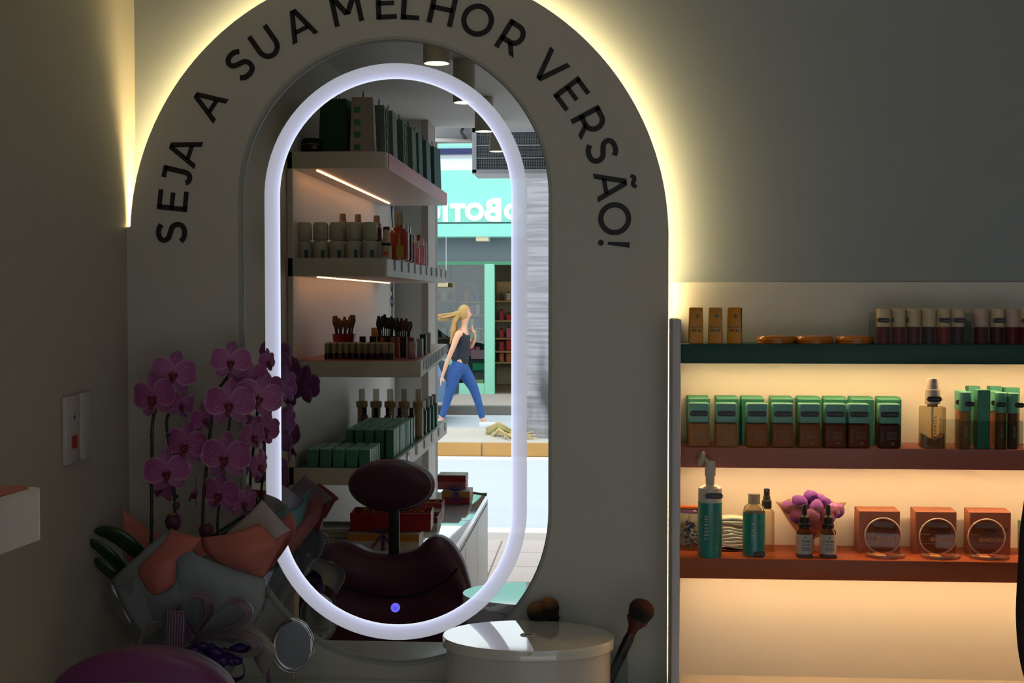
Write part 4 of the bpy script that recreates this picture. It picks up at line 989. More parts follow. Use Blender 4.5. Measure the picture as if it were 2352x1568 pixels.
sheet([[(280, 1167, -.11), (310, 1190, -.10), (345, 1215, -.10)], [(283, 1200, -.12), (320, 1225, -.12), (380, 1240, -.12)], [(276, 1232, -.13), (320, 1270, -.14), (400, 1300, -.14)], [(300, 1300, -.15), (330, 1330, -.16), (400, 1360, -.16)]], M_SAL, lab='salmon wrapping paper')
sheet([[(197, 1199, -.15), (235, 1203, -.14), (270, 1215, -.13)], [(202, 1228, -.16), (235, 1240, -.15), (280, 1262, -.15)], [(215, 1260, -.17), (250, 1280, -.17), (290, 1310, -.17)]], mat('white_tissue', '9aa0a0', .6, noise=.05), lab='white tissue corner')
# rear sheets mostly seen in the mirror
def rol(px, py, m): return R(px, py, D + m + MY) - OL
def rsheet(rows, m, lab): obj('wrapping_paper', patch([[rol(*p) for p in r] for r in rows], 4, 4, .0006), m, orc, 180, label=lab)
rsheet([[(735, 1128, .14), (700, 1160, .13), (668, 1205, .12)], [(742, 1165, .13), (700, 1210, .12), (655, 1260, .12)], [(728, 1200, .14), (690, 1250, .13), (648, 1300, .13)]], M_SAL, 'salmon wrapping paper')
rsheet([[(715, 1120, .10), (680, 1150, .09), (635, 1170, .09)], [(705, 1165, .10), (675, 1190, .09), (635, 1210, .09)], [(690, 1205, .11), (665, 1220, .10), (640, 1235, .10)]], mat('mint_paper', '7fb0a4', .6, noise=.05), 'mint wrapping paper')
rsheet([[(645, 1112, .07), (672, 1128, .06), (700, 1148, .07)], [(638, 1150, .07), (665, 1158, .06), (690, 1160, .07)], [(635, 1180, .08), (655, 1178, .07), (672, 1172, .08)]], mat('grey_print_paper', '8a8580', .6, noise=.3, ns=30), 'grey printed wrapping paper')
# cellophane
rows = []
for j in range(8):
    v = j / 7; row = []
    for i in range(61):
        a = 2 * PI * i / 60
        rr = .052 + .085 * v ** 1.1 + .008 * v * math.sin(13 * a) + .006 * v * math.sin(23 * a + 2 * v)
        row.append((max(XL + .006 - OL.x, rr * math.cos(a) * 1.25), max(-.2, min(.145, rr * math.sin(a) * .95)), .012 + v * (.24 + .03 * math.sin(5 * a)) ))
    rows.append(row)
obj('cellophane_wrap', grid(rows), M_CELLO, orc, 180, label='clear crinkled cellophane')
# ribbon bow
def ribbon(pts, wv, m, nm='ribbon_loop', nst=6, tw=0, wd=None):
    c = spl([ol(*p) for p in pts], 6); n = len(c); rows = []
    for j, p in enumerate(c):
        d = (c[min(j+1, n-1)] - c[max(j-1, 0)]).normalized(); s = d.cross(Vector((0, -1, .15)))
        s = (Vector((s.x, s.y, s.z)) * .35 + Vector((0, -1, .2)) * .9).normalized() if tw else s.normalized()
        if wd is not None: s = Vector(wd).normalized()
        rows.append([p + s * wv * (k / nst - .5) for k in range(nst + 1)])
    return obj(nm, grid(rows, .0004), m, orc, 180, label='mauve striped ribbon' if m is M_RIB else None)
def rib_nodes(n, L):
    b = n['Principled BSDF']; b.inputs['Roughness'].default_value = .3; b.inputs['Alpha'].default_value = .9; b.inputs['Sheen Weight'].default_value = .3
    uv = n.new('ShaderNodeUVMap'); sp = n.new('ShaderNodeSeparateXYZ'); L.new(uv.outputs[0], sp.inputs[0])
    m = n.new('ShaderNodeMath'); m.operation = 'MULTIPLY'; m.inputs[1].default_value = 7 * 2 * PI; L.new(sp.outputs[0], m.inputs[0])
    s = n.new('ShaderNodeMath'); s.operation = 'SINE'; L.new(m.outputs[0], s.inputs[0])
    cr = n.new('ShaderNodeValToRGB'); cr.color_ramp.elements[0].color = lin('54405a'); cr.color_ramp.elements[0].position = .3; cr.color_ramp.elements[1].color = lin('a68a98'); cr.color_ramp.elements[1].position = .9
    L.new(s.outputs[0], cr.inputs[0]); L.new(cr.outputs[0], b.inputs['Base Color'])
M_RIB = uvmat('mauve_ribbon', rib_nodes)
M_TUL = mat('purple_tulle', '3c2068', .35, noise=.3, ns=80, bump=.4, bs=80, alpha=.92)
BK = (445, 1470, -.31)
ribbon([BK, (425, 1400, -.34), (440, 1368, -.36), (475, 1370, -.35), (480, 1410, -.34), (455, 1450, -.32)], .034, M_RIB, tw=1)
ribbon([BK, (490, 1410, -.34), (535, 1378, -.36), (568, 1395, -.36), (565, 1425, -.35), (510, 1450, -.33), BK], .034, M_RIB, tw=1)
ribbon([BK, (520, 1455, -.34), (575, 1468, -.36), (590, 1490, -.36), (560, 1505, -.35), (500, 1490, -.33), BK], .036, M_RIB, tw=1)
ribbon([(430, 1470, -.325), (408, 1425, -.330), (404, 1402, -.345), (405, 1412, -.362), (403, 1460, -.366), (402, 1500, -.358), (404, 1545, -.345)], .037, M_RIB, wd=(1, 0, -.05))
ribbon([(420, 1470, -.32), (385, 1432, -.33), (350, 1430, -.335), (325, 1465, -.335), (318, 1520, -.33), (316, 1560, -.33)], .034, M_RIB, wd=(.55, -.8, .12))
M_SAT = mat('pale_satin', '8e8c82', .35, noise=.05)
obj('satin_ribbon', patch([[ol(*p) for p in r] for r in (((500, 1438, -.30), (545, 1428, -.31), (578, 1430, -.31)), ((530, 1452, -.31), (585, 1452, -.33), (622, 1470, -.33)), ((568, 1480, -.315), (600, 1486, -.34), (631, 1505, -.335)), ((580, 1505, -.31), (592, 1530, -.33), (608, 1551, -.325)))], 5, 5, .0005), M_SAT, orc, 180, label='pale satin ribbon loop')
ribbon([BK, (500, 1520, -.33), (530, 1560, -.34), (560, 1550, -.34), (552, 1515, -.34), (500, 1500, -.33)], .022, M_TUL, 'tulle_loop', tw=1)
ribbon([(612, 1530, -.30), (618, 1560, -.30), (610, 1600, -.30)], .010, M_RIB, 'ribbon_tail')
ribbon([(556, 1348, -.19), (585, 1345, -.18), (602, 1360, -.17), (602, 1400, -.17)], .010, M_RIB, 'ribbon_tail')
kn = nb(); random.seed(11)
for k in range(16):
    p = ol(442 + 110 * k / 15, 1478 + 34 * random.random() + 10 * k / 15, -.338 - .012 * random.random())
    ico(.013, p, (random.uniform(.8, 1.6), .6, random.uniform(.6, 1.2)), 1, kn)
obj('tulle_knot', kn, M_TUL, orc, label='dark purple glitter tulle')
sq = nb()
for k in range(14):
    p = ol(BK[0] + random.uniform(-30, 85), BK[1] + random.uniform(0, 50), BK[2] - .052); ico(.0009, p, (1, 1, 1), 1, sq)
obj('sequins', sq, mat('sequin', 'd04a90', .1, 1), orc, kind='stuff')

# ================================================================== LEFT WALL SHELVES (seen in the mirror)
dN, dFr = 4.267, 5.97
def zr(py, px=800, d=dN): return R(px, py, d).z
XF = R(886, 600, dN).x; XF3 = R(965, 600, dN).x
yN, yFr = RY(dN), RY(dFr)
M_SHW = mat('shelf_white', 'c4c0b6', .4, noise=.02)
ls = thing('product_shelf_rack', 'white wall rack with four thick rounded shelves behind the chair', 'shelf', (XL, 0, 0))
xo = XL
ybk = RY(6.25)
obj('backboard', b2(.0005, .020, yN - .0, ybk, .35, CEIL - .35, .002), mat('rack_backboard', 'd2cbc4', .5, noise=.02), ls)
def slab(z0, z1, xn, xf, r=.05):     # plan outline: wall side, rounded near corner
    pts = [(.0, yN), (xn - r, yN)] + [(xn - r + r * math.sin(a), yN - r + r * math.cos(a)) for a in [math.radians(15 * k) for k in range(1, 6)]] + [(xn, yN - r), (xf, yFr), (.0, yFr)]
    t = nb(); a = [t.verts.new((p[0], p[1], z0)) for p in pts]; b = [t.verts.new((p[0], p[1], z1)) for p in pts]
    t.faces.new(a); t.faces.new(list(reversed(b)))
    for k in range(len(pts)): t.faces.new((a[k], b[k], b[(k+1) % len(pts)], a[(k+1) % len(pts)]))
    bmesh.ops.recalc_face_normals(t, faces=t.faces); return t
zs = {1: (zr(386), zr(347)), 2: (zr(634), zr(592)), 3: (zr(866), zr(828)), 4: (zr(1114), zr(1074))}
LIN = {1: ('pink', 'c77a88'), 2: ('lilac', 'c0b4c0'), 3: ('terracotta', '9c4f42'), 4: ('bottle green', '1f5040')}
for k in (1, 2, 3, 4):
    z0, z1 = zs[k]; xn = (XF3 if k == 3 else XF) - XL; xf = XF - XL
    s = obj('shelf', slab(z0, z1 - .001, xn, xf, .05 if k < 3 else .02), M_SHW, ls, 30)
    obj('shelf_liner', slab(z1 - .001, z1, xn - .012, xf - .012, .04 if k < 3 else .02), mat('liner_' + str(k), LIN[k][1], .4), s, 30, label=LIN[k][0] + ' shelf surface')
    if k == 1:
        t = nb(); A4 = [(xn - .003, yN - .052), (xn + .002, yN - .052), (xf + .002, yFr), (xf - .003, yFr)]
        va = [t.verts.new((p[0], p[1], z0 + .0005)) for p in A4]; vb = [t.verts.new((p[0], p[1], z1 - .0005)) for p in A4]
        t.faces.new(va); t.faces.new(list(reversed(vb)))
        for j in range(4): t.faces.new((va[j], vb[j], vb[(j+1) % 4], va[(j+1) % 4]))
        bmesh.ops.recalc_face_normals(t, faces=t.faces)
        obj('front_edge', t, mat('pink_edge', 'd9808e', .35, noise=.08, ns=6), s, label='glossy pink front edge')
    if k in (1, 2): obj('led_strip', b2(.088, .095, RY(4.32), RY(5.8), z0 - .004, z0 + .001), M_BKLED, s, label='thin warm light strip')
M_TAG = clear('tag_acrylic', 'e8ecec', 2.0, .05, .35, 'c8ccd0')
for k, n_, lbs in ((2, 10, 0), (3, 15, 0), (4, 7, 0)):
    z0, z1 = zs[k]; xn = (XF3 if k == 3 else XF) - XL; xf = XF - XL
    me = None
    for i in range(n_):
        v = (i + .6) / n_; y = yN - .10 + (yFr - yN + .08) * v; x = xn + (xf - xn) * v
        if me is None: o = obj('price_tag_holder', bx((0, 0, 0), (.004, .045, .036), .001), M_TAG, ls); me = o.data
        else: o = obj('price_tag_holder', me, None, ls)
        o.location = (x + .0035, y, z1 - .020); o.rotation_euler = (0, 0, -math.atan2(xf - xn, yFr - yN) if k == 3 else 0)
# black script letters on a small white sign beyond the rack
sg = thing('script_sign', 'narrow white wall sign with black script lettering beyond the rack', 'sign', (XL, RY(6.36), 1.0))
obj('sign_board', b2(0, .012, -.09, .09, -.6, 1.3, .002), mat('sign_white', 'c8ccd0', .4), sg)
for py, s in ((472, 'y'), (655, 'g'), (735, 'l')):
    txt(s, .20, M_BLACK, sg, (.013, 0, R(880, py, 6.36).z - 1.0), (PI/2, 0, PI/2), ext=.001)

def at(px, py_z, d): p = R(px, py_z, d); return p
def put(o, px, d, z, lab=None, rz=None):
    p = R(px, 700, d); o.location = (p.x, p.y, z)
    if rz is not None: o.rotation_euler = (0, 0, rz)
    if lab: o['label'] = lab
    return o
# --- shelf 1: gift bags
def bag(w_, h_, dd, col, lab, px, d, deco=None, rz=0):
    t = thing('gift_bag', lab, 'bag', (0, 0, 0), group='paper gift bags on the top shelf')
    m = mat('bag_' + col, col, .6, noise=.04)
    b = bx((0, 0, h_/2), (dd, w_, h_), .001, 1)
    for v in b.verts:
        if v.co.z > h_ * .5: v.co.y *= .97; v.co.x *= .82
    obj('bag_body', b, m, t)
    obj('handle', tube([(0, w_*.18*math.cos(a), h_ - .004 + .03*math.sin(a)) for a in [PI*k/10 for k in range(11)]], .0014, 5), mat('cord', '4a6a60', .7), t)
    if deco == 'rings':
        me = None
        for k in range(4):
            if me is None:
                r = w_ * .26; o = obj('printed_ring', tube([(0, r*math.cos(a), r*math.sin(a)) for a in [2*PI*j/20 for j in range(20)]], .0018, 5, closed=True), mat('ring_print', '3f7a6c', .6), t); me = o.data
            else: o = obj('printed_ring', me, None, t)
            o.location = (dd * (.50 - .30 * max(0, (k - 1)) / 3) * .0 + dd*.5*(1 - .18*(.14 + .225*k)) + .001, 0, h_ * (.14 + .225 * k))
            o2 = obj('printed_ring', me, None, t); o2.location = (0, w_/2 + .0005 - .02 * w_ * k / 3, h_ * (.14 + .225 * k)); o2.rotation_euler = (0, 0, PI/2); o2.scale = (1, dd/w_ * .9, 1)
    if deco == 'bars':
        for k in range(4): obj('printed_mark', bx((-dd*.2, w_/2, h_ * (.12 + .22*k)), (dd*.25, .0015, .02)), mat('mark_green', '2f7a5c', .6), t)
    put(t, px, d, zs[1][1], rz=rz)
    return t
h1_ = lambda y0, d: R(800, y0, d).z - zs[1][1]
bag(.10, h1_(236, 4.5), .11, '1d4a3c', 'dark green paper bag at the near end of the top shelf', 778, 4.46, rz=.15)
bag(.09, h1_(230, 4.42), .085, 'a49c92', 'pale paper bag with green printed marks on the top shelf', 836, 4.40, 'bars', -.1)
bag(.09, h1_(246, 4.55), .060, '7c8a80', 'grey-green paper bag printed with rings, nearest of its kind', 872, 4.55, 'rings')
bag(.10, h1_(262, 4.75), .055, '74837a', 'plain grey-green paper bag between two ring-printed bags', 893, 4.72)
bag(.10, h1_(282, 4.95), .055, '6c827a', 'second ring-printed paper bag on the top shelf', 917, 4.92, 'rings')
bag(.11, h1_(299, 5.12), .055, '5c7a72', 'teal-grey paper bag behind the second ring-printed bag', 938, 5.10)
bag(.11, h1_(311, 5.3), .055, '50766e', 'darker teal paper bag on the top shelf', 953, 5.28)
bag(.13, h1_(327, 5.5), .055, '567c80', 'blue-grey paper bag near the far end of the top shelf', 972, 5.5)
bag(.13, h1_(341, 5.75), .055, '3f6a6c', 'dark teal paper bag at the far end of the top shelf', 993, 5.75, rz=.1)
t = thing('black_toiletry_bag', 'small black rounded case on the top shelf', 'case', (0, 0, 0)); b = bx((0, 0, .028), (.068, .05, .056), .018, 4); obj('case_body', b, mat('black_gloss', '0e0e0f', .2), t, 180)
obj('zipper', tube([(-.030, .0255, .030), (0, .0262, .036), (.030, .0255, .030)], .0015, 5), M_CHROME, t); put(t, 717, 4.36, zs[1][1])
# --- shelf 2: stacked white flasks, pump bottles ...
M_FLW = mat('flask_white', 'b4b8a8', .35, noise=.03)
z = zs[2][1]; kn_ = dN / F
def flask(lower, px, d, zz):
    t = thing('white_flask', '', 'flask', (0, 0, 0), group='white flasks stacked in two rows')
    h_ = .062; obj('body', lathe([(0, 0), (.024, 0), (.0265, .003), (.0265, h_ - .012), (.022, h_ - .002), (0, h_)], 20), M_FLW, t, 40)
    if lower: obj('label_mark', bx((.012, .0262, .016), (.012, .002, .026)), mat('teal_mark', '2a5a60', .5), t)
    else: obj('cap_line', lathe([(.0268, .004), (.0268, .0055)], 20), mat('line_beige', '9c9078', .6), t)
    return t
n = 0
for row in range(2):
    for i in range(5):
        for k in range(2 if row == 0 else 1):
            t = flask(k == 0 and row == 0, 0, 0, 0); d = 4.36 + .06 * row
            put(t, 700 + 37.5 * i + row * 10, d, z + (.0622 * k if row == 0 else 0), '%s white flask from the left in the %s' % (['first', 'second', 'third', 'fourth', 'fifth'][i], (['lower front row', 'upper row'][k] if row == 0 else 'back row')))
def pump(px, d, col, lab, h_=.115, r_=.020, pz=z):
    t = thing('pump_spray_bottle', lab, 'bottle', (0, 0, 0), group='spray bottles on the second shelf')
    obj('body', cyl(r_, 0, h_, 20, .003), mat('liq_' + col, col, .15, noise=.05, coat=.6), t, 40)
    obj('spray_cap', lathe([(0, h_), (r_*.82, h_), (r_*.82, h_ + .014), (r_*.60, h_ + .016), (r_*.54, h_ + .042), (0, h_ + .044)], 16), mat('cap_peach', 'b89a80', .4), t, 40)
    obj('nozzle_hole', cyl(.0015, 0, .001, 8, M=Matrix.Translation((.004, r_*.36, h_ + .034)) @ Matrix.Rotation(-PI/2, 4, 'X')), M_BLACK, t); put(t, px, d, pz); return t
pump(788, 4.52, '8a2f22', 'red-brown spray bottle behind the stacked flasks, leftmost', .120)
pump(823, 4.56, '9a2a20', 'red spray bottle behind the stacked flasks, middle', .120)
pump(866, 4.60, '6a2018', 'dark red spray bottle behind the stacked flasks, rightmost', .118)
t = thing('serum_bottle', 'white bottle with a black band and orange mark at the shelf corner', 'bottle', (0, 0, 0))
obj('body', cyl(.017, 0, .045, 20, .002), mat('bottle_ivory', 'c8b8a4', .35), t, 40); obj('band', cyl(.0172, .045, .053, 20), M_BLACK, t); obj('cap', lathe([(0, .053), (.014, .053), (.012, .085), (.007, .098), (0, .099)], 18), mat('cap_ivory', 'c4b49c', .4), t, 40); obj('printed_mark', bx((0, .0168, .018), (.016, .002, .014)), mat('orange_mark', 'c85a28', .5), t); put(t, 888, 4.38, z)
t = thing('black_capped_bottle', 'small bottle with a tall black cap behind the white bottles', 'bottle', (0, 0, 0)); obj('body', cyl(.016, 0, .075, 18, .002), mat('grape', '5c2a40', .2, coat=.5), t, 40); obj('cap', cyl(.012, .075, .118, 18, .002), M_BLACK, t, 40); put(t, 888, 4.55, z)
t = thing('perfume_bottle', 'tall orange-red perfume bottle with a yellow label and clear-white cap', 'bottle', (0, 0, 0))
obj('body', lathe([(0, 0), (.033, 0), (.034, .004), (.034, .090), (.026, .108), (.014, .114), (.014, .12), (0, .12)], 24), mat('perfume_red', 'a8381a', .12, noise=.1, coat=.8), t, 40); obj('yellow_label', bx((.006, .0335, .028), (.026, .004, .040)), mat('label_yellow', 'b09a3a', .5), t); obj('cap', cyl(.016, .12, .165, 20, .002), mat('cap_pale', 'b8b09a', .3), t, 40); put(t, 918, 4.50, z)
t = thing('purple_bottle', 'slim dark purple bottle with a silver cap', 'bottle', (0, 0, 0)); obj('body', cyl(.014, 0, .095, 18, .003), mat('purple_liq', '3a2a50', .15, coat=.6), t, 40); obj('cap', cyl(.009, .095, .125, 14, .002), M_CHROME, t, 40); put(t, 938, 4.62, z)
for i, (px, d, h_, col, cap, lb) in enumerate(((947, 4.78, .10, 'b86a70', 'b0a890', 'pink bottle with a beige cap'), (958, 4.92, .085, 'd08a96', 'c8c8c8', 'short pink tube with silver cap'), (962, 5.15, .12, 'c06a72', '7a5a20', 'pink bottle with a gold cap'), (969, 5.05, .10, 'd898a8', 'd8c8d0', 'slim pale pink tube'), (975, 5.3, .095, 'd8b8c4', 'd0d0d0', 'pale pink tube at the end of the second shelf'))):
    t = thing('pink_tube', lb + ' on the second shelf', 'tube', (0, 0, 0), group='pink bottles on the second shelf'); obj('body', cyl(.011, 0, h_ * .7, 16, .002), mat('pk_' + col, col, .25, coat=.4), t, 40); obj('cap', cyl(.0085, h_ * .7, h_, 14, .002), mat('ck_' + cap, cap, .25, .4), t, 40); put(t, px, d, z)
# --- shelf 3: testers, brush cups
z = zs[3][1]
random.seed(21)
M_KH = mat('tester_khaki', '8e8262', .4); M_KG = mat('tester_sage', '7e8a70', .4); M_DR = mat('tester_dark', '2e1418', .3)
TP = {}
def tester(col, dark):
    k = (col, dark)
    if k not in TP:
        t = thing('lipstick_tester', '', 'lipstick', (0, 0, 0), group='lipstick testers on the third shelf')
        obj('base', cyl(.0095, 0, .020, 14, .001), M_DR if dark else mat('tester_red', '6a1c1e', .3), t, 40); obj('cap', cyl(.0088, .020, .054, 14, .0015), M_KG if col else M_KH, t, 40); TP[k] = t; return t
    return dup(TP[k], (0, 0, 0))
ordn = ['first', 'second', 'third', 'fourth', 'fifth', 'sixth', 'seventh', 'eighth', 'ninth', 'tenth', 'eleventh']
for row in range(4):
    for i in range(11 - (row > 2)):
        t = tester(random.random() < .35, random.random() < .75); put(t, 751 + 14.6 * i + row * 2.0, 4.36 + row * .05, z)
        t['label'] = '%s lipstick tester from the left in the %s row on the third shelf' % (ordn[i], ['front', 'second', 'third', 'rear'][row])
def brushcup(px, d, col, r_, h_, lab, nb_=9, tall=.10, bc='5a4a38', sd=1):
    t = thing('brush_cup', lab, 'cup', (0, 0, 0)); random.seed(sd)
    obj('cup', lathe([(0, 0), (r_*.8, 0), (r_, h_), (r_*.94, h_), (r_*.75, .003), (0, .003)], 20), mat('cup_' + col, col, .25, coat=.3), t, 40); put(t, px, d, z)
    for k in range(nb_):
        a = 2*PI*k/nb_; rr = r_ * .5; o = Vector((rr*math.cos(a), rr*math.sin(a), .006)); e = Vector((o.x * (1.7), o.y * 1.7, h_ + tall * random.uniform(.45, .62)))
        b = thing('makeup_brush', '%s makeup brush in the %s' % (['first', 'second', 'third', 'fourth', 'fifth', 'sixth', 'seventh', 'eighth', 'ninth', 'tenth', 'eleventh'][k], lab.split(' on the')[0].split(' in the')[0]), 'brush', t.location, group='brushes in the %s' % lab.split(' on the')[0])
        obj('handle', tube([o, o.lerp(e, .7)], .0028, 6), M_BLACK, b); obj('bristles', tube([o.lerp(e, .7), o.lerp(e, .85), e], [.0045, .0085, .0045], 8), mat('br_' + bc, bc, .9), b)
brushcup(790, 4.60, '8a1c28', .042, .080, 'dark red brush cup on the third shelf', 11, .11, '6a5238', 2)
brushcup(886, 4.62, '24242a', .034, .072, 'dark brush cup in the middle of the third shelf', 10, .13, '3a3a3a', 3)
brushcup(925, 4.66, '9a3a30', .034, .070, 'reddish brush cup on the third shelf', 10, .11, '5a4a3a', 4)
for px, d, lb in ((833, 4.55, 'black upright box beside the red brush cup'), (856, 4.58, 'smaller black upright box in the middle of the third shelf'), (928, 4.50, 'black upright box at the right of the third shelf')):
    t = carton(.020, .022, .072, M_PILL, 'black_carton', lb); put(t, px, d, z)
t = carton(.032, .03, .098, mat('tan_card', 'b0946c', .6), 'tan_carton', 'tan upright carton between the brush cups'); put(t, 864, 4.75, z)
for i, px in enumerate((878, 901, 912)):
    t = thing('gloss_tester', 'red glossy tester bottle, %s in the row before the cups' % ['first', 'second', 'third'][i], 'lip gloss', (0, 0, 0), group='red testers'); obj('body', cyl(.009, 0, .05, 14, .001), mat('tester_brightred', 'a03024', .2, coat=.5), t, 40); obj('cap', cyl(.007, .05, .07, 12, .001), mat('cap_coral', 'a05040', .3), t, 40); put(t, px, 4.56, z)
t = thing('glass_jar_with_cork', 'small clear jar with a brown stopper near the shelf corner', 'jar', (0, 0, 0)); obj('jar', bx((0, 0, .030), (.034, .034, .06), .004, 2), clear('jar_pinkish', 'e4d4d4', 1.6, .05, .3, 'a89090'), t, 40); obj('stopper', cyl(.009, .060, .072, 14, .001), mat('cork', '6a4a2a', .7), t, 40); put(t, 945, 4.42, z)
for px, d, col, h_, lb in ((964, 4.62, 'a8b0b8', .062, 'pale grey slim carton near the corner of the third shelf'), (972, 4.75, '174a58', .075, 'dark teal slim carton near the corner of the third shelf'), (983, 5.0, 'a0acb4', .075, 'light blue-grey carton at the far side of the third shelf')):
    t = carton(.022, .030, h_, mat('ct_' + col, col, .4), 'slim_carton', lb); put(t, px, d, z)
# --- shelf 4: green cartons in blocks
z = zs[4][1]
M_G1 = mat('green_carton_deep', '468a74', .45, noise=.06); M_G2 = mat('green_carton_side', '9fb8a8', .5)
proto = None
for r_ in range(5):
    for c_ in range(5):
        if proto is None:
            proto = thing('green_carton', '', 'box', (0, 0, 0), group='short green cartons on the lowest shelf')
            obj('carton_body', bx((0, 0, .029), (.0345, .0345, .058), .001, 1), M_G1, proto); obj('top_flap', bx((0, 0, .0585), (.033, .033, .0012), .0003, 1), mat('flap_green', '8ab8a0', .45), proto)
            obj('side_panel', bx((.0175, 0, .029), (.0006, .031, .054)), M_G2, proto); t = proto
        else: t = dup(proto, (0, 0, 0))
        put(t, 718 + 30 * c_, 4.30, z); x = t.location.x; t.location = (x, RY(4.30) - .0425 * r_, z)
        t['label'] = 'short green carton, row %s from the mirror side, %s from the wall' % (['one', 'two', 'three', 'four', 'five'][r_], ['nearest', 'second', 'third', 'fourth', 'farthest'][c_])
proto = None
for r_ in range(14):
    for c_ in range(5):
        if proto is None:
            proto = thing('tall_green_carton', '', 'box', (0, 0, 0), group='tall slim green cartons on the lowest shelf')
            obj('carton_body', bx((0, 0, .049), (.028, .027, .098), .001, 1), M_G1, proto); obj('top_flap', bx((0, 0, .0985), (.026, .025, .001)), mat('flap_green', '8ab8a0', .45), proto); t = proto
        else: t = dup(proto, (0, 0, 0))
        x = XF - .035 - (4 - c_) * .036
        t.location = (x + random.uniform(-.001, .001), RY(4.56) - .035 * r_, z); t.rotation_euler = (0, 0, random.uniform(-.05, .05))
        t['label'] = 'tall green carton, %s row behind the short ones, %s from the wall' % ((ordn + ['twelfth', 'thirteenth', 'fourteenth'])[r_], ['nearest', 'second', 'third', 'fourth', 'farthest'][c_])
for i in range(5):
    t = thing('black_capped_serum', '%s dark red serum bottle with a black cap behind the green cartons' % ordn[i].capitalize(), 'bottle', (0, 0, 0), group='serum bottles behind the green cartons')
    obj('body', bx((0, 0, .050), (.026, .026, .10), .003, 2), mat('serum_wine', '5a2a34', .2, coat=.5), t, 40); obj('cap', cyl(.009, .10, .13, 14, .001), M_BLACK, t, 40)
    t.location = (XF - .04 - .047 * (4 - i), RY(5.12), z)
for i in range(5):
    t = thing('pump_bottle', '%s clear bottle with a wide beige collar on the lowest shelf' % ordn[i].capitalize(), 'bottle', (0, 0, 0), group='clear beige bottles on the lowest shelf')
    obj('body', cyl(.019, 0, .12, 18, .003), mat('beige_liq', 'c4b094', .25, coat=.4), t, 40); obj('collar', cyl(.024, .12, .145, 18, .002), mat('collar_tan', 'b8a078', .4), t, 40); obj('cap', cyl(.013, .145, .195, 16, .002), clear('cap_clearish', 'e8e4dc', 1.6, .05, .35, 'c8b898'), t, 40)
    t.location = (XF - .03 - .058 * (4 - i), RY(5.25), z)
for i in range(4):
    t = thing('green_tube_bottle', '%s slim green bottle at the far end of the lowest shelf' % ordn[i].capitalize(), 'bottle', (0, 0, 0), group='slim green bottles')
    obj('body', cyl(.016, 0, .10, 16, .002), mat('green_liq', '1f6a58', .15, coat=.5), t, 40); obj('cap', cyl(.011, .10, .14, 14, .002), mat('cap_clear_grey', 'a8b0b0', .25), t, 40)
    t.location = (XF - .03, RY(5.38 + .12 * i), z)
# --- low white counter and gift boxes
zc = R(791, 1189, D + 2.2).z; vch = (690 - 1189)
zc = EYE - .877 + 0
XC = R(1120, 1134, 5.92).x; yC0, yC1 = RY(4.45), RY(5.92)
lc = thing('low_counter', 'white drawer counter along the wall under the product rack', 'counter', (0, 0, 0))
M_CT = mat('counter_top_gloss', 'e4e8e8', .10, noise=.01, spec=1, coat=1)
obj('worktop', b2(XL + .0205, XC, yC0, yC1, zc - .03, zc, .001), M_CT, lc, 30)
obj('carcass', b2(XL + .0205, XC - .02, yC0 - .002, yC1 + .002, .03, zc - .031), M_WHITE, lc)
for k in range(3):
    a = yC0 + (yC1 - yC0) * k / 3 - .004; b_ = yC0 + (yC1 - yC0) * (k + 1) / 3 + .004
    dr = obj('door', b2(XC - .0195, XC - .001, a, b_, .06, zc - .034, .001), M_WHITE, lc)
    obj('finger_pull', b2(XC - .001, XC + .001, a - .01, b_ + .01, zc - .050, zc - .045), mat('shadow_gap', '6a6866', .6), dr)
obj('end_panel', b2(XL + .0205, XC - .001, yC1 - .016, yC1, .0, zc - .031), M_WHITE, lc)
M_GR = mat('gift_red', '8a1c1e', .4, noise=.06); M_GP = mat('gift_purple', '4a1c40', .4); M_GB = mat('gift_gold', 'a8742e', .4); M_GW = mat('gift_white', 'b0aca0', .5); M_STR = mat('raffia', 'b08a50', .8); M_RBN = mat('gift_ribbon', '4a1c78', .35, sheen=.3)
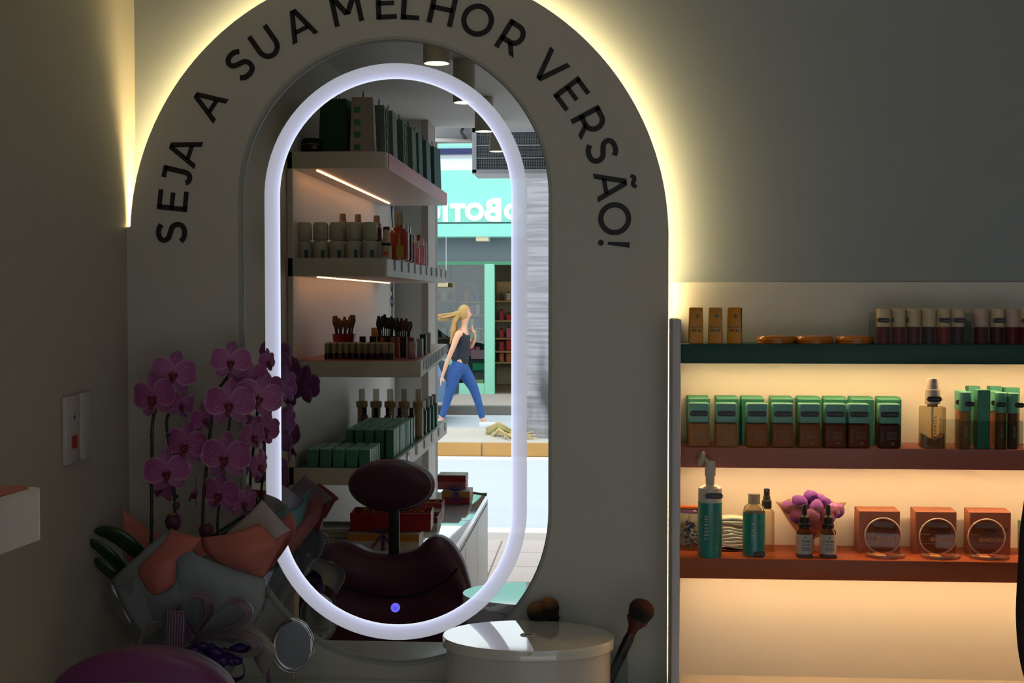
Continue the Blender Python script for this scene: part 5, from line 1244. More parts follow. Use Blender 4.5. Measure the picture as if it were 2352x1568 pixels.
def gift(x0, x1, yt, yb, d, dep, m1, m2, lab, straw=True, rib=False, zb=None, rz=0):
    a, b_ = R(x0, yb, d), R(x1, yb, d); zb_ = zc if zb is None else zb
    h_ = (yb - yt) * d / F; w_ = b_.x - a.x
    t = thing('gift_box', lab, 'box', ((a.x + b_.x)/2, a.y - dep/2, zb_ + .0005), rz, group='red and purple gift boxes')
    obj('box_base', bx((0, 0, h_*.30), (w_, dep, h_*.60), .001, 1), m2, t)
    hh = h_ * .42; zz = h_ * .58
    for s in (-1, 1):
        obj('box_side', bx((s * (w_/2 - .001), 0, zz + hh/2), (.003, dep + .002, hh)), m1, t)
        obj('box_side', bx((0, s * (dep/2 - .001), zz + hh/2), (w_ + .002, .003, hh)), m1, t)
    if straw:
        random.seed(int(x0)); s_ = nb()
        for k in range(60):
            c = Vector((random.uniform(-w_*.44, w_*.44), random.uniform(-dep*.4, dep*.4), zz + hh*.55)); e = c + Vector((random.uniform(-.03, .03), random.uniform(-.02, .02), random.uniform(.0, .022)))
            tube([c, c.lerp(e, .5) + Vector((0, 0, .006)), e], .0009, 3, bm=s_)
        obj('straw_filling', s_, M_STR, t, kind='stuff')
    else: obj('lid', bx((0, 0, h_ + .001), (w_*.99, dep*.99, .003)), M_GW, t)
    if rib:
        obj('ribbon', bx((0, dep/2 + .002, h_/2), (.012, .002, h_)), M_RBN, t); obj('ribbon', bx((0, 0, h_ + .004), (.012, dep, .002)), M_RBN, t)
        for s in (-1, 1): obj('bow_loop', tube([(0, dep/2 - .01, h_ + .006), (s*.025, dep/2, h_ + .026), (s*.04, dep/2, h_ + .012), (0, dep/2 - .01, h_ + .006)], .004, 6, flat=2.0), M_RBN, t, 180)
        for s in (-1, 1): obj('ribbon_tail', tube([(0, dep/2 + .002, h_ + .004), (s*.02, dep/2 + .008, h_*.6), (s*.035, dep/2 + .010, h_*.2)], .003, 6, flat=2.0), M_RBN, t)
    return t
g1 = gift(798, 962, 1229, 1266, 4.52, .12, M_GB, M_GW, 'white and gold gift box at the bottom of the front stack', straw=False, rib=True)
g2 = gift(803, 986, 1186, 1229, 4.56, .14, M_GR, M_GR, 'red gift box with straw on top of the front stack', zb=zc + (1266 - 1229) * 4.52 / F + .0036, rz=-.06)
gift(860, 1004, 1176, 1210, 4.90, .12, M_GR, M_GW, 'red gift box with straw behind the headrest post')
gift(940, 1014, 1150, 1181, 5.25, .10, M_GR, M_GW, 'small red and purple gift box right of the headrest')
g5 = gift(1015, 1079, 1126, 1156, 5.56, .13, M_GB, M_GR, 'gift box with a purple bow at the end of the counter', straw=False, rib=True)
gift(1005, 1069, 1092, 1124, 5.60, .11, M_GR, mat('gift_pink', 'b05a60', .5), 'pink and red box on top of the one with the bow', straw=False, zb=zc + (1156 - 1126) * 5.56 / F + .0035)
pp = R(1078, 1128, 5.75)
tag(obj('letter_opener', tube([(pp.x - .05, pp.y, zc + .035), (pp.x + .02, pp.y - .01, zc + .022), (pp.x + .075, pp.y - .02, zc + .012)], [.004, .005, .006], 6), mat('knife_grey', '5a5a50', .4, .5)), 'grey slim tool leaning off the far gift box', 'tool')
# trays
for k in range(4):
    a = R(765, 1232 - 11 * k, 4.60)
    t = thing('grey_tray', '%s grey plastic tray of the stack beside the gift boxes' % ['lowest', 'second', 'third', 'topmost'][k], 'tray', (a.x, a.y - .05, zc + .0005 + k * .0162), group='stacked grey trays')
    o = nb(); oo = bx((0, 0, .0015), (.13, .16, .003), .001, 1); obj('tray_floor', oo, mat('tray_grey', '949a98', .3, coat=.4), t)
    for s in (-1, 1): obj('tray_rim', bx((s*.065, 0, .009), (.004, .164, .014), .001, 1), clear('tray_clear', 'd0d4d4', 2.0, .05, .4, '9a9c9a'), t); obj('tray_rim', bx((0, s*.080, .009), (.126, .004, .014), .001, 1), mat('tray_grey', '949a98', .3), t)
# ================================================================== STREET (seen in the mirror)
ZS = EYE - 1.71              # street level
M_ASPH = mat('asphalt', 'b8bcc0', .85, noise=.08, ns=2, bump=.3, bs=20); M_PAV = mat('pavement', 'b0a49c', .8, noise=.08, ns=1.5)
M_KERB = mat('kerb_yellow', 'b08448', .7, noise=.25, ns=3); M_CONC = mat('concrete', 'b8aea2', .8, noise=.1, ns=2); M_DK = mat('kerb_dark', '6a665e', .8, noise=.1)
def road(name, d0, d1, z, m, th=.2, x=30): return struct(name, b2(-x, x, RY(d1), RY(d0), z - th, z), m)
pv = struct('ground_pavement_near', b2(-8, 8, RY(9.3), YF - .0005, ZS - .2, ZS + .045), M_PAV)
mt = None
for i in range(-5, 8):
    for j in range(5):
        if mt is None: o = obj('paving_slab', bx((0, 0, 0), (.44, .44, .012), .003, 1), mat('paving_slab', 'bcaca4', .7, noise=.1, ns=3), pv); mt = o.data
        else: o = obj('paving_slab', mt, None, pv)
        o.location = (i * .45, RY(6.95) - j * .45, ZS + .0495)
road('ground_asphalt', 9.3, 14.25, ZS, M_ASPH)
M_LINE = mat('road_paint', 'f0eeea', .6, noise=.06)
struct('road_line_1', b2(-30, 30, RY(9.75), RY(9.55), ZS, ZS + .004), M_LINE)
struct('road_line_2', b2(-30, 30, RY(14.2), RY(13.95), ZS, ZS + .004), M_LINE)
md = road('median_strip', 14.25, 15.9, ZS + .155, M_CONC, .35)
me_k = None
for i in range(-12, 13):
    if me_k is None: o = obj('kerb_stone', bx((0, 0, 0), (.985, .03, .15), .008, 2), M_KERB, md); me_k = o.data
    else: o = obj('kerb_stone', me_k, None, md)
    o.location = (i * 1.0 + .2, RY(14.25) + .014, ZS + .077)
road('ground_lane', 15.9, 19.4, ZS, M_ASPH)
road('kerb_far', 19.4, 19.6, ZS + .13, M_DK, .3)
road('ground_pavement_far', 19.6, 30, ZS + .13, mat('far_pavement', 'a89c92', .8, noise=.1, ns=1), .3)
zsw = ZS + .13
# palm trunk
def trunk_nodes(n, L):
    b = n['Principled BSDF']; b.inputs['Roughness'].default_value = .9
    tc = n.new('ShaderNodeTexCoord'); mp = n.new('ShaderNodeMapping'); mp.inputs['Scale'].default_value = (.9, .9, 22); L.new(tc.outputs['Object'], mp.inputs[0])
    nz = n.new('ShaderNodeTexNoise'); nz.inputs['Scale'].default_value = 1.2; nz.inputs['Detail'].default_value = 6; L.new(mp.outputs[0], nz.inputs['Vector'])
    cr = n.new('ShaderNodeValToRGB'); cr.color_ramp.elements[0].color = lin('787374'); cr.color_ramp.elements[0].position = .30; cr.color_ramp.elements[1].color = lin('9b999e'); cr.color_ramp.elements[1].position = .60
    L.new(nz.outputs['Fac'], cr.inputs[0])
    n2 = n.new('ShaderNodeTexNoise'); n2.inputs['Scale'].default_value = 1.1; n2.inputs['Detail'].default_value = 3; mp2 = n.new('ShaderNodeMapping'); mp2.inputs['Scale'].default_value = (2.5, 2.5, .7); L.new(tc.outputs['Object'], mp2.inputs[0]); L.new(mp2.outputs[0], n2.inputs['Vector'])
    c2 = n.new('ShaderNodeValToRGB'); c2.color_ramp.elements[0].position = .5; c2.color_ramp.elements[1].position = .66; L.new(n2.outputs['Fac'], c2.inputs[0])
    sp = n.new('ShaderNodeSeparateXYZ'); L.new(tc.outputs['Object'], sp.inputs[0]); mr = n.new('ShaderNodeMapRange'); mr.inputs[1].default_value = 1.6; mr.inputs[2].default_value = .5; L.new(sp.outputs[2], mr.inputs[0])
    ml = n.new('ShaderNodeMath'); ml.operation = 'MULTIPLY'; L.new(c2.outputs[0], ml.inputs[0]); L.new(mr.outputs[0], ml.inputs[1])
    mx = n.new('ShaderNodeMix'); mx.data_type = 'RGBA'; mx.inputs[7].default_value = lin('4a4648'); L.new(ml.outputs[0], mx.inputs[0]); L.new(cr.outputs[0], mx.inputs[6]); L.new(mx.outputs[2], b.inputs['Base Color'])
M_TRK = uvmat('palm_trunk', trunk_nodes)
tx = R(1255, 1010, 15.0)
pt_ = thing('palm_tree', 'thick ringed grey palm trunk on the kerb strip across the road', 'tree', (tx.x, tx.y, ZS + .155))
rw = []
for k in range(150):
    z_ = k * .05; r_ = .27 - .012 * z_ + (.03 * math.exp(-z_ * 3)) + (.008 if k % 2 else 0)
    rw.append([(r_ * math.cos(2*PI*j/28), r_ * math.sin(2*PI*j/28), z_) for j in range(29)])
obj('trunk', grid(rw), M_TRK, pt_, 180)
random.seed(8); M_FR = mat('palm_frond', '3a5a2a', .6, noise=.2)
for k in range(11):
    a = 2*PI*k/11; ln = 2.6; c = [Vector((math.cos(a) * ln * v, math.sin(a) * ln * v, 7.45 + .9 * math.sin(v * PI * .9) - .9 * v * v)) for v in [j/12 for j in range(13)]]
    f_ = nb(); tube(c, .02, 4, bm=f_)
    for j in range(1, 13):
        for s in (-1, 1):
            d_ = Vector((-math.sin(a), math.cos(a), -.35)) * s if s > 0 else Vector((math.sin(a), -math.cos(a), -.35)); p = c[j]; q_ = p + d_ * .55 + Vector((math.cos(a), math.sin(a), 0)) * .2
            v = [f_.verts.new(x) for x in (p, p + Vector((math.cos(a), math.sin(a), 0)) * .07, q_)]; f_.faces.new(v)
    obj('frond', f_, M_FR, pt_)
# fallen palm leaf sheaths on the strip
M_DRY = mat('dry_frond', 'b8a070', .8, noise=.2, ns=6); M_DRYG = mat('dry_frond_green', '9a9458', .8, noise=.2)
for i, (xa, ya, xb, yb, m, lb) in enumerate(((1118, 986, 1190, 1008, M_DRY, 'fallen dry palm frond on the kerb strip, upper one'), (1118, 1000, 1186, 1013, M_DRYG, 'fallen greenish palm frond on the kerb strip, lower one'), (1130, 994, 1170, 1008, M_DRY, 'short piece of dry palm frond on the kerb strip'))):
    a, b_ = R(xa, ya, 15.3 - .2*i), R(xb, yb, 14.9 - .15*i); a.z = ZS + .24 - .03 * i; b_.z = ZS + .20
    t = thing('fallen_palm_frond', lb, 'frond', (a.x, a.y, ZS + .155), group='fallen palm fronds')
    a0_, b0_ = a - Vector(t.location), b_ - Vector(t.location)
    obj('frond_stalk', tube([a0_ + Vector((0, 0, -.05)), a0_.lerp(b0_, .4) + Vector((0, 0, .06)), b0_ + Vector((0, 0, -.02))], [.030, .022, .010], 8, flat=.5), m, t, 180)
    lf = nb(); random.seed(i)
    for k in range(22):
        p = a0_.lerp(b0_, random.uniform(.2, 1)); q_ = p + Vector((random.uniform(.0, .4), random.uniform(-.3, .3), random.uniform(-.12, .03) )); q_.z = max(q_.z, .012); p.z = max(p.z, .02)
        tube([p, q_], .008, 3, bm=lf)
    obj('leaflets', lf, m, t, kind='stuff')

# storefront across the street ------------------------------------------------
dS = 22.0; yS = RY(dS)
def XS(px, d=dS): return R(px, 700, d).x
def ZZ(py, d=dS, px=1100): return R(px, py, d).z
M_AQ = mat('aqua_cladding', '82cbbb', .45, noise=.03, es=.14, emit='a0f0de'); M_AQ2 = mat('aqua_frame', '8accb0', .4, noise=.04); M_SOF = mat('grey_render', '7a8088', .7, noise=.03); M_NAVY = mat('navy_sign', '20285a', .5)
x0, x1 = XS(820), XS(1480)
bd = thing('cosmetics_store', 'shop building across the street with an aqua fascia, white lettering and a glazed front', 'building', (0, yS, 0))
def lb_(px0, px1, py0, py1, dy0, dy1, nm, m, bev=0, par=None, kind=None): return obj(nm, b2(XS(px0), XS(px1), dy0, dy1, ZZ(py1), ZZ(py0), bev), m, par or bd, kind=kind)
lb_(820, 1480, 170, 345, -6, -.02, 'upper_wall', mat('upper_cladding', '9adccc', .6, noise=.05, ns=1))
lb_(820, 1480, 345, 358, -.4, .30, 'navy_band', M_NAVY)
lb_(820, 1480, 358, 366, -.4, .24, 'cornice', mat('cornice_pale', 'c8ccd0', .6))
lb_(820, 1480, 366, 394, -.4, .20, 'light_band', mat('pale_lightband', 'd4e0ec', .5, es=.25, emit='dcecff'))
sb = lb_(820, 1480, 394, 512, -.4, .26, 'sign_fascia', M_AQ)
lb_(820, 1480, 512, 516, -.4, .20, 'fascia_gap', mat('gap_grey', '5f7478', .6))
lb_(820, 1480, 516, 545, -.4, .30, 'lower_fascia', M_AQ)
lb_(820, 1480, 545, 600, -.4, -.25, 'soffit_wall', M_SOF)
cs = [(1180, 491, 'O', .24), (1137, 488, 'B', .36), (1094, 491, 'O', .27), (1056, 493, 'T', .27), (1028, 493, 'I', .27), (998, 493, 'C', .27), (966, 493, 'Á', .27), (932, 493, 'R', .27), (902, 493, 'I', .27), (875, 493, 'O', .27)]
M_SGN = emis('sign_letter_white', 'f4ffff', 1.3)
for px, py, ch, sz in cs:
    me = text(ch, sz * 1.40, .025, .022); me.materials.append(M_SGN)
    o = bpy.data.objects.new('sign_letter', me); C.objects.link(o); o.parent = sb; o.location = (XS(px), .30, ZZ(py)); o.rotation_euler = (PI/2, 0, PI)
o = lb_(1096, 1124, 545, 554, -.10, .22, 'small_lamp', mat('lamp_cream', 'd8c8a8', .4, es=.3))
# frame
lb_(820, 1480, 600, 608, -.30, .02, 'lintel', mat('lintel_green', '4a8a68', .5))
for a, b_ in ((1113, 1136), (985, 992), (1290, 1310), (850, 870)): lb_(a, b_, 606, 906, -.12, .05, 'frame_post', M_AQ2, .01)
lb_(870, 1113, 880, 906, -.12, .04, 'frame_sill', M_AQ2, .01); lb_(1310, 1480, 880, 906, -.12, .04, 'frame_sill', M_AQ2, .01)
M_SG = clear('shop_glass', 'dfe8e6', 1.6, .01)
lb_(870, 985, 608, 880, -.05, -.04, 'glass_pane', M_SG); lb_(992, 1113, 608, 880, -.05, -.04, 'glass_pane', M_SG); lb_(1310, 1480, 608, 880, -.05, -.04, 'glass_pane', M_SG)
# interior
M_IN = mat('store_inner_wall', '6a6a64', .7, noise=.05)
obj('inner_wall', b2(XS(820), XS(1480), -4.2, -4.0, zsw - .0, ZZ(545)), M_IN, bd); obj('inner_wall', b2(XS(820) - .1, XS(820), -4, -.4, zsw, ZZ(545)), M_IN, bd); obj('inner_wall', b2(XS(1480), XS(1480) + .1, -4, -.4, zsw, ZZ(545)), M_IN, bd)
obj('inner_floor', b2(XS(820), XS(1480), -4, -.12, zsw + .002, zsw + .02), mat('store_floor', '5a4c40', .4), bd)
obj('inner_ceiling', b2(XS(820), XS(1480), -4, -.3, ZZ(545), ZZ(545) + .1), M_SOF, bd)
obj('ceiling_panel_lamp', b2(XS(1130), XS(1180), -2.6, -1.6, ZZ(545) - .06, ZZ(545) - .002), emis('store_lamp', 'ffe2a8', 3.5), bd)
obj('ceiling_panel_lamp', b2(XS(960), XS(1100), -2.6, -1.8, ZZ(545) - .06, ZZ(545) - .002), emis('store_lamp', 'ffe2a8', 3.5), bd)
# product racks inside
def rack(pa, pb, dd, ys, lab, cols, sd, seed):
    xa, xb = XS(pa, dd), XS(pb, dd); yy = RY(dd)
    t = thing('store_rack', lab, 'shelf', ((xa + xb)/2, yy, zsw + .02)); w_ = abs(xb - xa); zb = zsw + .02
    top = ZZ(ys[0], dd) - zb
    for s in (-1, 1): obj('side', bx((s * w_/2, 0, (top + .35)/2), (.03, .3, top + .35)), mat('rack_side', '3a3630', .6), t)
    obj('back', bx((0, -.16, (top + .35)/2), (w_, .02, top + .35)), mat('rack_back', '8a7a58', .6), t)
    random.seed(seed)
    for i, py in enumerate(ys):
        zz = ZZ(py, dd) - zb; obj('shelf_board', bx((0, 0, zz - .015), (w_, .3, .03)), mat('rack_board', 'b08a58', .6), t)
        n = max(2, int(w_ / .13))
        for k in range(n):
            hh = random.uniform(.10, .22); cc = random.choice(cols[i % len(cols)])
            o = thing('store_product', '%s product, number %s from the left on shelf %s of the %s' % (cc[0], ['one', 'two', 'three', 'four', 'five', 'six', 'seven'][k], ['one', 'two', 'three', 'four', 'five'][i], ('doorway rack', 'window rack', 'rear window rack')[seed - 1]), 'product', (t.location.x + (-w_/2 + .06 + (w_ - .12) * (k + .5) / n), yy + .02, zb + zz), group='products on the ' + lab.split(' with')[0])
            obj('pack', bx((0, 0, hh/2), (.085, .10, hh), .008, 1), mat('pack_' + cc[1], cc[1], .5), o); obj('cap', cyl(.02, hh, hh + .03, 8), mat('pack_cap', '2a2a2a', .5), o)
rd, oj, bk_, pk, wh, vi, gr = ('red', 'b8201c'), ('orange', 'b8602a'), ('black', '26221e'), ('pink', 'c05a72'), ('pale', 'a8a49a'), ('violet', '5a4a8a'), ('green', '3a9a6a')
rack(1137, 1200, 24.2, (690, 735, 775, 805, 830), 'store rack seen through the doorway with red packs', [[bk_, wh], [rd, rd, bk_], [rd, pk, bk_], [rd, wh], [bk_, oj]], 1, 1)
rack(1058, 1112, 23.4, (692, 722, 752, 782, 812), 'store rack behind the window with orange and violet packs', [[oj, rd, vi, wh], [vi, wh, pk], [vi, wh], [wh, gr], [pk, wh]], 1, 2)
rack(960, 1050, 24.6, (690, 735, 775), 'store rack deep behind the window with dark packs', [[bk_, wh], [vi, bk_], [bk_, wh]], 1, 3)
t = thing('display_table', 'display stand with pink and green panels in the store window', 'stand', (XS(1095), yS - .45, zsw + .02))
zb = zsw + .02
obj('pink_panel', b2(-.13, .13, -.12, .12, ZZ(826) - zb, ZZ(806) - zb), mat('panel_pink', 'c8889a', .5), t); obj('dark_frame', b2(-.16, .16, -.14, .14, 0, ZZ(828) - zb), mat('frame_dark', '24302c', .5), t)
obj('green_panel', b2(-.10, .10, .141, .15, ZZ(852) - zb, ZZ(836) - zb), mat('panel_green', '2fa060', .5), t); obj('yellow_tag', b2(-.08, .08, .141, .15, ZZ(884) - zb, ZZ(874) - zb), mat('tag_yellow', 'd8d84a', .5), t)
t = thing('hanging_sign', 'small cream hanging sign in the left part of the store window', 'sign', (XS(1016), yS + .30, ZZ(654)))
obj('board', bx((0, 0, 0), (.26, .02, .075), .003, 1), mat('board_cream', 'b8a884', .5), t)
for s in (-1, 1): obj('chain', tube([(s*.1, 0, .03), (s*.1, 0, ZZ(545) - ZZ(654))], .004, 4), M_CHROME, t)
# car added on the lane in place of the blue reflection in the store window
carx = XS(975, 20.5)
t = thing('reflection_car', 'blue car standing in for a reflection in the store window', 'car', (-4.07, RY(18.4), ZS))
prof = [(-2.0, .35), (-2.0, .75), (-1.85, .95), (-1.3, 1.02), (-.75, 1.42), (.55, 1.45), (1.15, 1.02), (1.85, .88), (1.98, .6), (1.98, .33)]
M_CAR = mat('car_blue', '4a6a8c', .15, .3, coat=1, noise=.02)
b = prism(prof, -.80, .80); obj('car_body', b, M_CAR, t, 30)
for s in (-1, 1): obj('side_window', prism([(-1.12, 1.04), (-.70, 1.36), (.50, 1.39), (1.0, 1.04)], s * .802, s * .81), mat('car_glass', '1c2a34', .05, coat=1), t)
for x_ in (-1.25, 1.2):
    for s in (-1, 1): wl = obj('wheel', cyl(.32, -.1, .1, 24, .02, M=Matrix.Translation((x_, s * .74, .32)) @ Matrix.Rotation(PI/2, 4, 'X')), mat('tyre', '1a1a1a', .8), t, 40); obj('wheel_hub', cyl(.19, -.105, .105, 16, M=Matrix.Translation((x_, s * .74, .32)) @ Matrix.Rotation(PI/2, 4, 'X')), M_CHROME, wl)
# neighbouring facades so the street goes on
for nm, xa, xb, hh, col in (('west', -30, x0 - .25, 6.5, 'a89a88'), ('east', x1 + .25, 30, 7.5, '9ca0a0')):
    t = thing('neighbour_building', 'plain %s street building beside the aqua store' % ('beige' if nm == 'west' else 'grey'), 'building', ((xa + xb)/2, yS - 3, zsw))
    obj('wall', b2(-(xb - xa)/2, (xb - xa)/2, -3, 3, 0, hh), mat('facade_' + col, col, .8, noise=.06, ns=1), t)
    n = 6
    for k in range(n):
        xx = -(xb - xa)/2 + (xb - xa) * (k + .5) / n
        f_ = obj('window', b2(xx - .7, xx + .7, 2.99, 3.05, 3.2, 4.6, .01), mat('window_frame_grey', '8a8a88', .5), t); obj('pane', b2(xx - .62, xx + .62, 3.05, 3.06, 3.3, 4.5), mat('pane_dark', '2c363c', .1, coat=.5), f_)
        obj('shutter', b2(xx - 1.2, xx + 1.2, 2.99, 3.04, .1, 2.6), mat('shutter_grey', '8c9094', .5, .2), t)
# shop-front header: shutter box, bracket pipe, air curtain
dA = 7.35
t = thing('air_curtain', 'grey grilled air curtain unit hanging over the shop entrance', 'air curtain', (0, RY(dA), 0))
xa, xb = R(1084, 300, dA).x, R(1560, 300, dA).x; za, zb = R(1200, 396, dA).z, R(1200, 288, dA).z
M_ACU = mat('air_unit_grey', 'a0a2a6', .45, noise=.02)
obj('casing', b2(xa, xb, -.35, -.03, za, zb + .06, .004), M_ACU, t, 30)
gx0, gx1 = R(1094, 300, dA).x, xb - .02
gz0, gz1 = R(1200, 388, dA).z, R(1200, 303, dA).z
obj('grille_recess', b2(gx0, gx1, -.031, -.024, gz0, gz1), mat('grille_dark', '3a3c3e', .7), t)
gm = nb(); nx = int((gx1 - gx0) / .0135)
for k in range(nx):
    x_ = gx0 + .0135 * k
    for s in (-1, 1):
        tube([(x_, -.020, gz0), (x_ + s * (gz1 - gz0) * .0 + s * .006, -.020, gz1)], .0016, 3, bm=gm)
for k in range(26):
    z_ = gz0 + (gz1 - gz0) * k / 25; tube([(gx0, -.019, z_), (gx1, -.019, z_)], .0016, 3, bm=gm)
obj('grille_mesh', gm, mat('grille_wire', '8c9094', .4, .3), t, kind='stuff')
for py in (333, 362): z_ = R(1200, py, dA).z; obj('grille_bar', b2(gx0, gx1, -.022, -.010, z_ - .0025, z_ + .0025), M_ACU, t)
obj('frame_rail', b2(xa, xb, -.03, -.008, za - .004, gz0, .001), M_ACU, t); obj('frame_rail', b2(xa, gx0, -.03, -.008, za, zb, .001), M_ACU, t); obj('frame_rail', b2(xa, xb, -.03, -.008, gz1, zb, .001), M_ACU, t)
# entrance lintel carries it
struct('trim_3', b2(XL - .1, XR + .1, RY(8.3), YF - .101, R(1000, 286, 8.2).z + .10, R(1000, 286, 8.2).z + .9), mat('lintel_grey', '9a9c9e', .6))
zl3 = R(1000, 286, 8.2).z + .10
obj('hanger', b2(xa + .3, xa + .34, -.2, -.16, zb + .05, zl3 + .002), M_ACU, t); obj('hanger', b2(xb - .34, xb - .3, -.2, -.16, zb + .05, zl3 + .002), M_ACU, t)
dB = 8.15
t = thing('shutter_box', 'beige roller shutter housing with a pipe over the entrance', 'shutter housing', (0, RY(dB), 0))
obj('housing', b2(R(985, 300, dB).x, R(1300, 300, dB).x, -.1, .0, R(1040, 325, dB).z, zl3 + .002, .003), mat('housing_grey', '8c8c8c', .6, noise=.05), t)
obj('side_rail', b2(R(985, 300, dB).x, R(1000, 300, dB).x, -.10, -.02, ZS + .055, R(1040, 325, dB).z + .001), mat('rail_brown', '5c564f', .5), t)
obj('pipe', tube([R(998, 323, dB) - Vector((0, RY(dB), 0)) + Vector((0, .03, 0)), R(1083, 323, dB) - Vector((0, RY(dB), 0)) + Vector((0, .03, 0))], .012, 8), mat('pipe_pale', 'b8b0ac', .4), t, 180)
obj('spring_coil', tube([R(1066, 290, dB) - Vector((0, RY(dB), 0)) + Vector((0, .03, 0)), R(1061, 306, dB) - Vector((0, RY(dB), 0)) + Vector((0, .05, 0)), R(1072, 322, dB) - Vector((0, RY(dB), 0)) + Vector((0, .03, 0))], .010, 8), mat('coil_dark', '3c3c3c', .5), t, 180)

# ================================================================== WALKING WOMAN
dW = 17.2; yW = RY(dW); kw = dW / F
wo = thing('person', 'person with long blond hair, dark tank top and blue jeans crossing the street', 'person', R(1060, 985, dW)); WL = Vector(wo.location)
def wp(px, py, dy=0): p = R(px, py, dW); return Vector((p.x - WL.x, dy, p.z - WL.z))
def skin(name, verts, edges, m, root=0, sub=2, par=None):
    me = bpy.data.meshes.new(name); me.from_pydata([v[0] for v in verts], edges, []); o = bpy.data.objects.new(name, me); C.objects.link(o)
    sk = o.modifiers.new('s', 'SKIN'); 
    if not me.skin_vertices: 
        with bpy.context.temp_override(object=o): pass
    for i, v in enumerate(verts):
        r = v[1]; me.skin_vertices[0].data[i].radius = (r, r) if not isinstance(r, tuple) else r
    me.skin_vertices[0].data[root].use_root = True
    ss = o.modifiers.new('u', 'SUBSURF'); ss.levels = sub; ss.render_levels = sub
    dg = bpy.context.evaluated_depsgraph_get(); m2 = bpy.data.meshes.new_from_object(o.evaluated_get(dg)); bpy.data.objects.remove(o)
    m2.materials.clear(); m2.materials.append(m); m2.shade_smooth()
    o = bpy.data.objects.new(name, m2); C.objects.link(o); o.parent = par if par is not None else wo; return o
M_SKN = mat('skin', 'd8a284', .5, noise=.03); M_JEAN = mat('denim', '2a4f88', .8, noise=.2, ns=14); M_TOP = mat('dark_top', '20222c', .8); M_HAIR = mat('blond_hair', 'b08a50', .6, noise=.25, ns=30); M_SHOE = mat('white_sneaker', 'd8dce0', .5)
# the body: pelvis, spine, neck, head, both arms with fingers, both legs
V = [(wp(1054, 834), (.125, .10)), (wp(1060, 812), (.10, .08)), (wp(1064, 786), (.12, .085)), (wp(1063, 766), (.10, .075)), (wp(1065, 752), (.040, .040)), (wp(1067, 740), (.050, .050)), (wp(1069, 725), (.088, .075)), (wp(1068, 712), (.07, .065)),
     (wp(1055, 766, .15), .048), (wp(1044, 798, .20), .036), (wp(1030, 832, .19), .030), (wp(1020, 862, .17), .020),          # near arm 8-11
     (wp(1068, 768, -.15), .046), (wp(1078, 800, -.20), .034), (wp(1088, 778, -.10), .028), (wp(1090, 768, -.03), .020),      # far arm 12-15
     (wp(1060, 848, -.09), .085), (wp(1086, 892, -.09), .055), (wp(1107, 962, -.09), .036), (wp(1110, 974, -.09), .035),      # front leg 16-19
     (wp(1048, 848, .09), .085), (wp(1035, 898, .09), .055), (wp(1016, 958, .09), .036), (wp(1012, 968, .09), .035)]          # rear leg 20-23
E = [(0,1),(1,2),(2,3),(3,4),(4,5),(5,6),(6,7),(3,8),(8,9),(9,10),(10,11),(3,12),(12,13),(13,14),(14,15),(0,16),(16,17),(17,18),(18,19),(0,20),(20,21),(21,22),(22,23)]
body = None
def add_hand(wi, dirv, side):
    base = V[wi][0]; dirv = dirv.normalized(); i0 = len(V); V.append((base + dirv * .045, .024)); E.append((wi, i0))
    sidev = Vector((0, 1, 0)) * .0 + dirv.cross(Vector((1, 0, .2))).normalized()
    for f, ln in zip((-.024, -.008, .008, .024), (.050, .062, .058, .044)):
        a = len(V); V.append((base + dirv * .075 + sidev * f, .0095)); V.append((base + dirv * (.075 + ln * .6) + sidev * f + Vector((.006, 0, 0)), .0085)); V.append((base + dirv * (.075 + ln) + sidev * f + Vector((.016, 0, 0)), .007)); E.extend([(i0, a), (a, a+1), (a+1, a+2)])
    a = len(V); V.append((base + dirv * .045 + Vector((.030, 0, 0)) + sidev * .02 * side, .010)); V.append((base + dirv * .075 + Vector((.045, 0, 0)) + sidev * .03 * side, .008)); E.extend([(i0, a), (a, a+1)])
add_hand(11, wp(1015, 880, .16) - wp(1020, 862, .17), -1); add_hand(15, wp(1086, 758, .0) - wp(1090, 768, -.03), 1)
body = skin('body', V, E, M_SKN)
# head, shaped: skull with brow, nose, chin
hd = sup(.075, .078, .108, .98, (0, 0, 0), 28, 20)
hcn = wp(1068, 721)
for v in hd.verts:
    x, y, z_ = v.co
    if x > .02:
        v.co.x += .012 * math.exp(-((z_ + .012) ** 2) / .0003 - (y ** 2) / .00018) * 1.6     # nose
        v.co.x += .006 * math.exp(-((z_ + .082) ** 2) / .0004)                             # chin
        v.co.x -= .007 * math.exp(-((z_ - .012) ** 2) / .0002 - ((abs(y) - .03) ** 2) / .0003)  # eye sockets
    if z_ < -.04: v.co.y *= .82; v.co.x *= .95
hdo = obj('head', hd, M_SKN, wo, 180, loc=hcn)
for s in (-1, 1):
    obj('eye', ico(.011, (.062, s * .028, .012), (.7, 1, .8), 1), mat('eye_white', 'd8d8d8', .2), hdo); obj('brow', tube([(.071, s * .016, .030), (.066, s * .042, .032)], .003, 5), M_HAIR, hdo)
    obj('ear', ico(.020, (.0, s * .078, .0), (.6, .3, 1.1), 1), M_SKN, hdo)
obj('mouth', tube([(.073, -.020, -.045), (.078, 0, -.044), (.073, .020, -.045)], .0045, 6), mat('lips', 'a05050', .4), hdo)
hr = nb(); 
cap_ = sup(.088, .090, .112, .98, (-.012, 0, .014), 24, 14)
bmesh.ops.delete(cap_, geom=[v for v in cap_.verts if v.co.x > .045 and v.co.z < .055], context='VERTS'); hr = merge(hr, cap_)
random.seed(4)
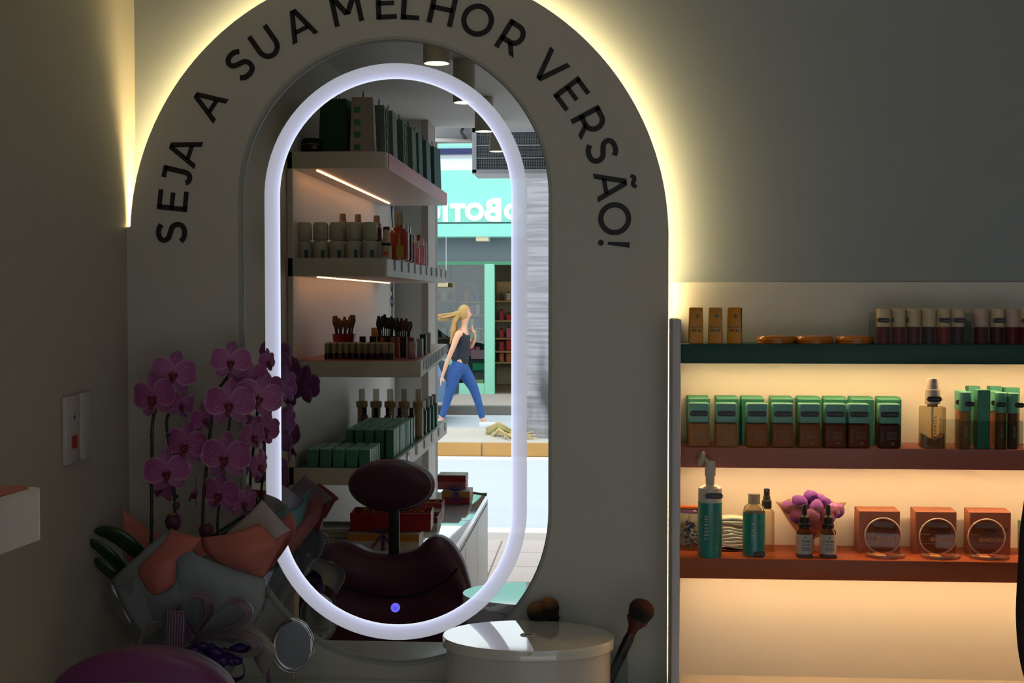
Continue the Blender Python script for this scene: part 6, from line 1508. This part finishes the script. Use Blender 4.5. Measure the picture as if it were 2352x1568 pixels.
for k in range(46):
    a = random.uniform(-1, 1); s = Vector((-.055 + .02 * random.random(), a * .075, .05 * random.random()))
    if k < 38: e = [s, s + Vector((-.07 - .03*random.random(), a * .02, -.10)), s + Vector((-.08 - .05 * random.random(), a * .04, -.24)), s + Vector((-.06 - .08 * random.random(), a * .04, -.38 - .05 * random.random()))]
    else: e = [s, s + Vector((-.10, a * .03, -.03)), s + Vector((-.20 - .06*random.random(), a * .05, -.04 - .05*random.random())), s + Vector((-.30 - .08 * random.random(), a * .06, -.02 - .07 * random.random()))]
    tube(spl(e, 3), [.017] * 4 + [.014] * 3 + [.010] * 2 + [.004], 6, bm=hr) if len(spl(e, 3)) == 10 else None
hh_ = obj('hair', hr, M_HAIR, wo, 180, loc=hcn)
skin('tank_top', [(wp(1055, 838), (.150, .125)), (wp(1058, 823), (.142, .118)), (wp(1062, 806), (.130, .105)), (wp(1065, 784), (.140, .104)), (wp(1063, 768), (.105, .085)), (wp(1059, 762, .10), .045), (wp(1067, 762, -.10), .045)], [(0,1),(1,2),(2,3),(3,4),(4,5),(4,6)], M_TOP)
skin('jeans', [(wp(1055, 832), (.145, .118)), (wp(1057, 822), (.122, .105)), (wp(1061, 850, -.095), .104), (wp(1073, 868, -.095), .092), (wp(1087, 893, -.09), .068), (wp(1099, 930, -.09), .052), (wp(1107, 964, -.09), .043), (wp(1047, 850, .095), .104), (wp(1042, 872, .095), .090), (wp(1035, 898, .09), .068), (wp(1025, 932, .09), .052), (wp(1016, 960, .09), .043)],
     [(1,0),(0,2),(2,3),(3,4),(4,5),(5,6),(0,7),(7,8),(8,9),(9,10),(10,11)], M_JEAN)
def shoe(px, py, dy, tilt, zb=0):
    s = bx((0, 0, 0), (.26, .09, .06), .028, 4)
    for v in s.verts:
        if v.co.x > .02: v.co.z *= .72; v.co.z -= .006
        if v.co.x < -.02 and v.co.z > 0: v.co.z += .035
    o = obj('shoe', s, M_SHOE, wo, 60, loc=wp(px, py, dy)); o.rotation_euler = (0, tilt, 0)
    so = obj('sole', bx((0, 0, -.032), (.27, .094, .016), .006, 2), mat('sole_white', 'e8e8e8', .5), o)
shoe(1121, 977, -.09, -.18); shoe(1012, 974, .09, .55)
